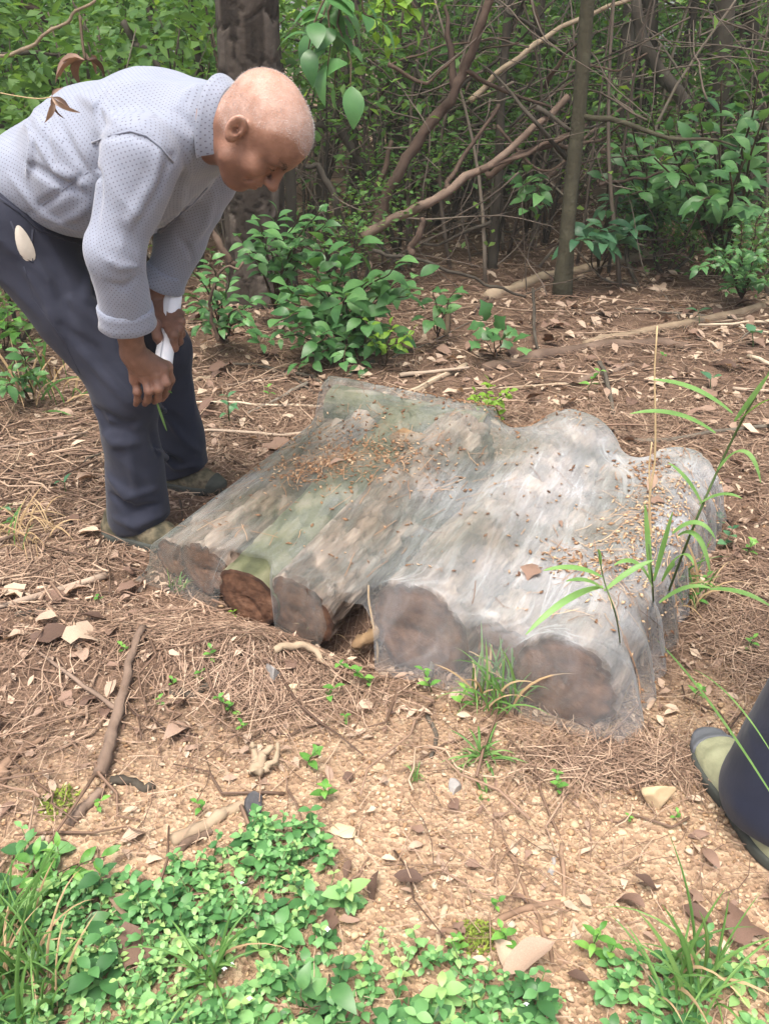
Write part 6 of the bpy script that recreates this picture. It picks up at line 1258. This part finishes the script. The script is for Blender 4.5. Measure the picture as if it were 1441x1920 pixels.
    bagV, bagF, bagT = [Vh], [Fh], [tone]; nv = len(Vh)
    def addb(V, F, t):
        nonlocal nv
        bagV.append(V); bagF.append(F + nv); bagT.append(np.broadcast_to(t, (len(V),))); nv += len(V)
    # near hand: back towards us, fingers over the knee
    def on(fn, px, py, d=0.): p = march(fn, px, py); return p + V3(0, -d, 0)
    W = WrN; mc = [at(254, 712, 1.955), at(272, 708, 1.945), at(290, 702, 1.95), at(306, 692, 1.965)]         # knuckles: little finger ... index
    pip = [at(258, 735, 1.945), at(279, 733, 1.93), at(297, 729, 1.935), at(311, 718, 1.95)]; dip = [at(258, 750, 1.965), at(277, 750, 1.955), at(296, 747, 1.962), at(308, 740, 1.985)]; tipp = [at(255, 758, 1.985), at(272, 757, 1.985), at(290, 753, 1.99), at(304, 748, 2.005)]
    rad = [(.0098, .0092, .0082, .0070), (.0108, .0102, .0092, .0078), (.0112, .0105, .0095, .0080), (.0108, .0102, .0092, .0078)]
    def arm_hand(P, El, W, mc, pip, dip, tipp, th, nrm):
        d = smin(s_cap(P, El, El + (W - El) * .45, .040, .038), s_cap(P, El + (W - El) * .45, W, .037, .0265), .02); m = sum(mc) / 4
        d = smin(d, s_cap(P, W, W + (m - W) * .35, .0265, .028, nrm, .72), .02)
        for k in range(4):
            b = W + (mc[k] - W) * .25 ; d = smin(d, s_cap(P, b, mc[k], .0165, .0140), .014)
        for k in range(4): 
            x = finger(P, [mc[k], pip[k], dip[k], tipp[k]], rad[k]); d = smin(d, x, .005)
            d = smin(d, s_ell(P, mc[k] + nrm * .004, I3, (.0112,) * 3), .008); d = smin(d, s_cap(P, W + (mc[k] - W) * .35 + nrm * .012, mc[k] + nrm * .010, .0028), .006)          # knuckles and tendons
        t = finger(P, th, (.0165, .0135, .0118, .0095), .01); return smin(d, t, .012)
    thN = [W + (mc[3] - W) * .30 + V3(.004, .012, 0), at(312, 688, 1.99), at(318, 712, 2.0), at(312, 735, 2.01)]
    nN = unit(V3(.15, -.95, .25)); fN = lambda P: arm_hand(P, ElN, W, mc, pip, dip, tipp, thN, nN)
    allp = np.array(mc + pip + dip + tipp + [W]); Va, Fa = nets(fN, allp.min(0) - .05, allp.max(0) + .06, .0026); lo2 = Va[:, 2].max() - .006
    addb(Va, Fa, .30 + .12 * vn3(Va * 50, 2))
    Va, Fa = nets(fN, np.minimum(ElN, W) - .06, np.maximum(ElN, W) + V3(.06, .06, .06), .006); addb(Va[:], Fa, .28)
    # far hand: fist round the paper roll
    W2 = WrF; R0, R1 = at(326, 548, 2.275), at(306, 684, 2.135); rx = unit(R1 - R0)
    mc2 = [at(300, 612, 2.20) , at(318, 604, 2.185), at(331, 607, 2.18), at(338, 617, 2.185)][::-1]
    mc2 = [at(336, 590, 2.235), at(338, 603, 2.21), at(335, 617, 2.185), at(325, 628, 2.16)]                     # little finger ... index, along the roll
    pip2 = [at(338, 612, 2.25), at(340, 626, 2.225), at(336, 640, 2.20), at(327, 652, 2.17)]; dip2 = [at(330, 622, 2.275), at(331, 637, 2.25), at(327, 651, 2.225), at(318, 660, 2.195)]; tip2 = [at(318, 622, 2.285), at(318, 637, 2.265), at(314, 650, 2.24), at(306, 658, 2.21)]
    th2 = [W2 + V3(.0, -.02, -.03), at(290, 610, 2.17), at(296, 632, 2.16), at(304, 650, 2.165)]
    nF = unit(V3(.35, -.75, .55)); fF = lambda P: arm_hand(P, ElF, W2, mc2, pip2, dip2, tip2, th2, nF)
    allp = np.array(mc2 + pip2 + dip2 + tip2 + [W2]); Va, Fa = nets(fF, allp.min(0) - .05, allp.max(0) + .06, .0028); addb(Va, Fa, .26 + .12 * vn3(Va * 50, 2))
    Va, Fa = nets(fF, np.minimum(ElF, W2) - .06, np.maximum(ElF, W2) + .06, .006); addb(Va, Fa, .24)
    def trunk(P):
        d = s_cap(P, S[1], S[3], .10, .10, lt, 1.3); d = smin(d, s_cap(P, S[3], Neck, .09, .055), .05); d = smin(d, s_ell(P, HipC, I3, (.13, .14, .12)), .05)
        for a, b, c, e in ((HpN, KnN, AnN, FootN), (HpF, KnF, AnF, FootF)): d = smin(d, s_cap(P, a, b, .085, .06), .04); d = smin(d, s_cap(P, b, c, .055, .038), .04); d = smin(d, s_cap(P, c, e + V3(.06, -.02, .05), .036, .03), .02)
        for a, b in ((ShN, ElN), (ShF, ElF)): d = smin(d, s_cap(P, a, b, .05, .038), .03)
        return d
    Va, Fa = nets(trunk, (-1.1, 1.75, -.0), (-.28, 2.62, 1.2), .016); addb(Va, Fa, .3)
    body = part('body', np.concatenate(bagV), np.concatenate(bagF), M['skin'], root, tint=np.clip(np.concatenate(bagT), 0, 1))
    # hair: short stubble, thin on the crown
    def hair_dens(p):
        hn = .004 * vn3(p * 60, 4) + .004 * vn3(p * 20, 5); hl_ = p[:, 1] - (.070 - 1.05 * np.clip(.062 - p[:, 0], 0, .1) + .020 * np.clip(np.abs(p[:, 2]) / .05, 0, 1.3)) + hn
        hl_ = np.maximum(hl_, np.minimum(-.020 - p[:, 0] + hn, p[:, 1] + .050 + hn)); earz = np.sqrt(((p[:, 0] + .012) / .026) ** 2 + ((p[:, 1] + .004) / .038) ** 2); hl_ = np.where(np.abs(p[:, 2]) > .055, np.minimum(hl_, (earz - 1) * .03), hl_)
        crown = np.exp(-(((p[:, 0] + .025) / .055) ** 2 + (p[:, 2] / .055) ** 2)) * (p[:, 1] > .05); temple = np.exp(-(((p[:, 0] - .045) / .025) ** 2 + ((np.abs(p[:, 2]) - .05) / .03) ** 2))
        return sstep(-.004, .010, hl_) * np.clip(.62 - .5 * crown + .5 * temple + .1 * np.exp(-((p[:, 0] - .07) / .02) ** 2), .05, 1)
    A_, B_, C_ = Vh[Fh[:, 0]], Vh[Fh[:, 1]], Vh[Fh[:, 2]]; Nf = np.cross(B_ - A_, C_ - A_); Nf /= np.linalg.norm(Nf, axis=1)[:, None] + 1e-12
    cen = Vh[Fh].mean(1); Nf *= np.sign(((cen - HC) * Nf).sum(1))[:, None]; dn = hair_dens(hl(cen.astype(f32)).astype(float)); rg = np.random.default_rng(4); pick = rg.choice(len(cen), 24000, p=dn / dn.sum())
    c0 = cen[pick] + rg.normal(0, .0011, (len(pick), 3)); nn = Nf[pick]; c0 -= nn * .0006; flow = fdir * .5 + udir * .2 - V3(0, 0, .2); dd = nn * .75 + flow + rg.normal(0, .3, nn.shape); dd /= np.linalg.norm(dd, axis=1)[:, None]; sd = np.cross(dd, rg.normal(0, 1, nn.shape)); sd /= np.linalg.norm(sd, axis=1)[:, None] + 1e-9
    ln = rg.uniform(.0018, .0042, len(pick))[:, None]; hb = Bag(); hb.many(np.stack([c0 - sd * .00022, c0 + sd * .00022, c0 + dd * ln], 1), np.array([(0, 1, 2)]), np.clip(rg.normal(.55, .25, len(pick)), 0, 1)); Vq, Fq, Tq = hb.out()
    M['hair'] = mat('grey_hair', [(.17, .165, .165), (.36, .35, .345), (.58, .57, .56)], kn=.05, rough=.6); part('hair', Vq, Fq, M['hair'], root, tint=Tq, smooth=False)
    def hw(q): return HC + (np.array(q) * K) @ A3.astype(float)
    for s in (-1, 1):
        b = Bag(); rg = np.random.default_rng(3)
        for k in range(190): f = rg.uniform(); p = np.array((.0985 - .024 * f ** 1.6, .027 + .007 * math.sin(f * 3) + rg.normal(0, .003), s * (.012 + .040 * f))); e = p + np.array((.002, .001 + .002 * f, s * .006)); Vb, Fb = tube(np.array([hw(p), hw(e)]), .0009, 3); b.add(Vb, Fb)
        ll = np.array([(.0905 - .10 * abs(q - .45) ** 2 * .4, .0045 + .004 * (q - .5) ** 2, s * (.018 + .027 * q)) for q in np.linspace(0, 1, 9)]); Vb, Fb = tube(np.array([hw(q) for q in ll]), .0013, 5); part('eyelashes', Vb, Fb, M['lash'], root)
        Vb, Fb, _ = b.out(); part('eyebrow', Vb, Fb, M['lash'], root)
    # ---- shoes, roll of paper, blade of grass
    FN, FF = FootN, FootF
    tN = V3(-.55, 2.035, 0); hN = V3(-.79, 2.115, 0); tF = V3(-.505, 2.40, 0); hF = V3(-.75, 2.47, 0)
    for t_, h_ in ((tN, hN), (tF, hF)):
        for q in (t_, h_): q[2] = gz(q[0], q[1]) + .006
        shoe(root, t_, h_, 'camo', 'sole', 'sole', .047)
    C = R0[None] + (R1 - R0)[None] * np.linspace(0, 1, 16)[:, None]; n = 40; th = np.linspace(0, 2.25 * 2 * math.pi, n); _, N, B = frames(C); Vr = []
    for i in range(16): rr = .0235 - .0012 * th / 6.28 + .001 * np.sin(i * .5); rr[:4] += np.linspace(.004, 0, 4); Vr.append(C[i] + (np.cos(th) * rr)[:, None] * N[i] + (np.sin(th) * rr)[:, None] * B[i])
    Vr = np.array(Vr).reshape(-1, 3); i, j = np.meshgrid(np.arange(15), np.arange(n - 1), indexing='ij'); Fr = np.stack([i * n + j, i * n + j + 1, (i + 1) * n + j + 1, (i + 1) * n + j], -1).reshape(-1, 4)
    solo('paper_roll', Vr, Fr, M['paper'], 'white sheets of paper rolled up in the man\'s far hand', 'paper roll', base=R0)
    g = thing('grass_leaf', 'green blade of grass pinched in the man\'s near hand', 'grass leaf', at(296, 752, 1.99)); arc_blade(g, at(292, 748, 1.985), at(313, 808, 2.01), .0085, .0, 'grass', 'blade'); arc_blade(g, at(300, 735, 1.99), at(323, 737, 1.99), .012, .004, 'grass', 'blade')
    return t_fn, s_fn
MAN_T, MAN_S = build_man()

def hanging_leaves():
    V, F = leaf_shape(1, .24, 7, 1.0, .5, 1., .03, 0, 5, .6); me = mesh('dry_leaf', V, F, M['dead_leaf'])
    b = at(98, 182, 1.80); t = thing('dry_sprig', 'thin twig with shrivelled dead leaves hanging in front of the man\'s back', 'sprig', b); C = curve([at(-40, 165, 1.84), at(20, 178, 1.82), at(70, 185, 1.80), at(98, 182, 1.80)], 6); V, F = tube(C, .0011, 5); part('stem', V, F, M['straw'], t)
    for (x, y, L, k) in ((95, 228, .052, 0), (108, 222, .045, 1), (122, 208, .042, 2), (134, 212, .04, 3), (110, 162, .03, 4), (132, 196, .03, 5)):
        d = at(x, y, 1.80 + .01 * (k % 3 - 1)) - b; link('dry_leaf', me, t, (0, 0, 0), qdir(d, V3(math.cos(k * 2), -1, math.sin(k * 1.7))), np.linalg.norm(d) * 1.05)
    b = at(160, 112, 2.6); t = thing('dry_sprig', 'bunch of large curled tan dead leaves hanging behind the man\'s back', 'sprig', b); C = curve([at(150, 30, 2.65), at(155, 80, 2.62), b], 5); V, F = tube(C, .004, 5); part('stem', V, F, M['stem_brown'], t)
    V, F = leaf_shape(1, .30, 7, 1.3, .25, 1., .02, 0, 8, .2); me = mesh('dry_leaf', V, F, M['dead_leaf'])
    for (x, y, k) in ((98, 138, 0), (128, 116, 1), (105, 130, 2), (195, 130, 3), (140, 148, 4), (180, 120, 5)):
        d = at(x, y, 2.58 + .02 * k) - b; link('dry_leaf', me, t, (0, 0, 0), qdir(d, V3(.2 * (k % 3 - 1), -.6, 1)), max(.07, np.linalg.norm(d) * 1.05))
hanging_leaves()

def second_person():
    """only a shoe and a trouser leg stand inside the frame"""
    b = V3(.76, 1.10, 0); root = thing('person', 'person at the right edge in navy trousers and a green canvas shoe', 'person', b); ex = V3(1, 0, 0)
    toe, heel = V3(.628, 1.275, 0), V3(.672, .965, 0)
    for q in (toe, heel): q[2] = gz(q[0], q[1]) + .006
    toe2, heel2 = toe + V3(.27, -.05, 0), heel + V3(.24, -.06, 0)
    for q in (toe2, heel2): q[2] = gz(q[0], q[1]) + .006
    hip = V3(.83, .98, .86); h1, h2 = hip - ex * .09, hip + ex * .09; k1, k2 = V3(.755, 1.075, .46), V3(.98, 1.04, .46); a1, a2 = V3(.678, 1.060, .10), V3(.925, 1.0, .10); z0 = float(gz(.68, 1.1))
    fl = [(curve([V3(.60, 1.03, .10), V3(.66, .96, .075), V3(.75, .955, .10)], 4), .012, 1), (curve([V3(.615, 1.07, .22), V3(.64, 1.0, .30), V3(.66, .99, .42)], 4), .009, 1)]
    def t_fn(P):
        d = s_ell(P, hip, np.eye(3), (.17, .14, .15)); d = smin(d, smin(s_cap(P, h1, k1, .105, .088), s_cap(P, k1, a1, .090, .102), .03), .05); d = smin(d, smin(s_cap(P, h2, k2, .105, .088), s_cap(P, k2, a2, .088, .098), .03), .03)
        for L, r, s in fl: x = poly_d(P, L, r); d = smin(d, x, .02) if s > 0 else smax(d, -x, .02)
        d = d + .004 * vn3(P.astype(float) * 15, 3) + .0015 * vn3(P.astype(float) * 40, 4); d = smax(d, (z0 + .042 + .016 * np.sin(P[:, 0] * 30 + P[:, 1] * 22)) - P[:, 2], .005); d = smax(d, P[:, 2] - .98, .01)
        return d
    V, F = nets(t_fn, (.54, .78, 0), (1.1, 1.25, 1.0), .0085); part('trousers', V, F, M['navy'], root, uv=uv_tube(V, F, [(hip, a1, .09, V3(0, 1, 0)), (hip, a2, .09, V3(0, 1, 0))]))
    def sh(P):
        d = s_cap(P, hip + V3(0, 0, .06), hip + V3(0, .02, .46), .125, .125, ex, 1.35)
        for s in (-1, 1): d = smin(d, s_cap(P, hip + V3(s * .17, .02, .48), hip + V3(s * .24, .0, .22), .062, .052), .04); d = smin(d, s_cap(P, hip + V3(s * .24, 0, .22), hip + V3(s * .23, .10, .02), .05, .04), .02)
        return smax(d, .9 - P[:, 2], .01) if False else d
    V, F = nets(sh, (.48, .75, .80), (1.18, 1.25, 1.46), .014); part('shirt', V, F, M['shirt_inside'], root, uv=uv_tube(V, F, [(hip, hip + V3(0, 0, .5), .15, V3(0, 1, 0))]))
    def bd(P):
        d = s_ell(P, hip + V3(0, .03, .74), np.eye(3), (.078, .10, .118)); d = smin(d, s_ell(P, hip + V3(0, .115, .72), np.eye(3), (.014, .02, .02)), .01); d = smin(d, s_cap(P, hip + V3(0, 0, .45), hip + V3(0, .02, .68), .058, .055), .03)
        for s in (-1, 1): d = smin(d, s_ell(P, hip + V3(s * .08, .02, .74), np.eye(3), (.01, .02, .03)), .006); d = np.minimum(d, s_cap(P, hip + V3(s * .23, .08, .05), hip + V3(s * .225, .13, -.05), .03, .022))
        for a, c in ((k1, a1), (k2, a2)): d = np.minimum(d, s_cap(P, a, c - V3(0, 0, .04), .05, .04))
        return np.minimum(d, s_ell(P, hip, np.eye(3), (.13, .1, .12)))
    V, F = nets(bd, (.5, .75, .02), (1.16, 1.3, 1.75), .014); part('body', V, F, M['skin'], root, tint=.3)
    def hr(P): return smax(smax(s_ell(P, hip + V3(0, .02, .755), np.eye(3), (.087, .108, .122)), (P[:, 1] - f32(hip[1] + .085)), .01), f32(hip[2] + .70) - P[:, 2], .01)
    V, F = nets(hr, hip + V3(-.13, -.13, .6), hip + V3(.13, .17, .92), .01); part('hair', V, F, M['lash'], root)
    shoe(root, toe, heel, 'canvas_green', 'sole', 'rubber_grey', .050); shoe(root, toe2, heel2, 'canvas_green', 'sole', 'rubber_grey', .050)
second_person()
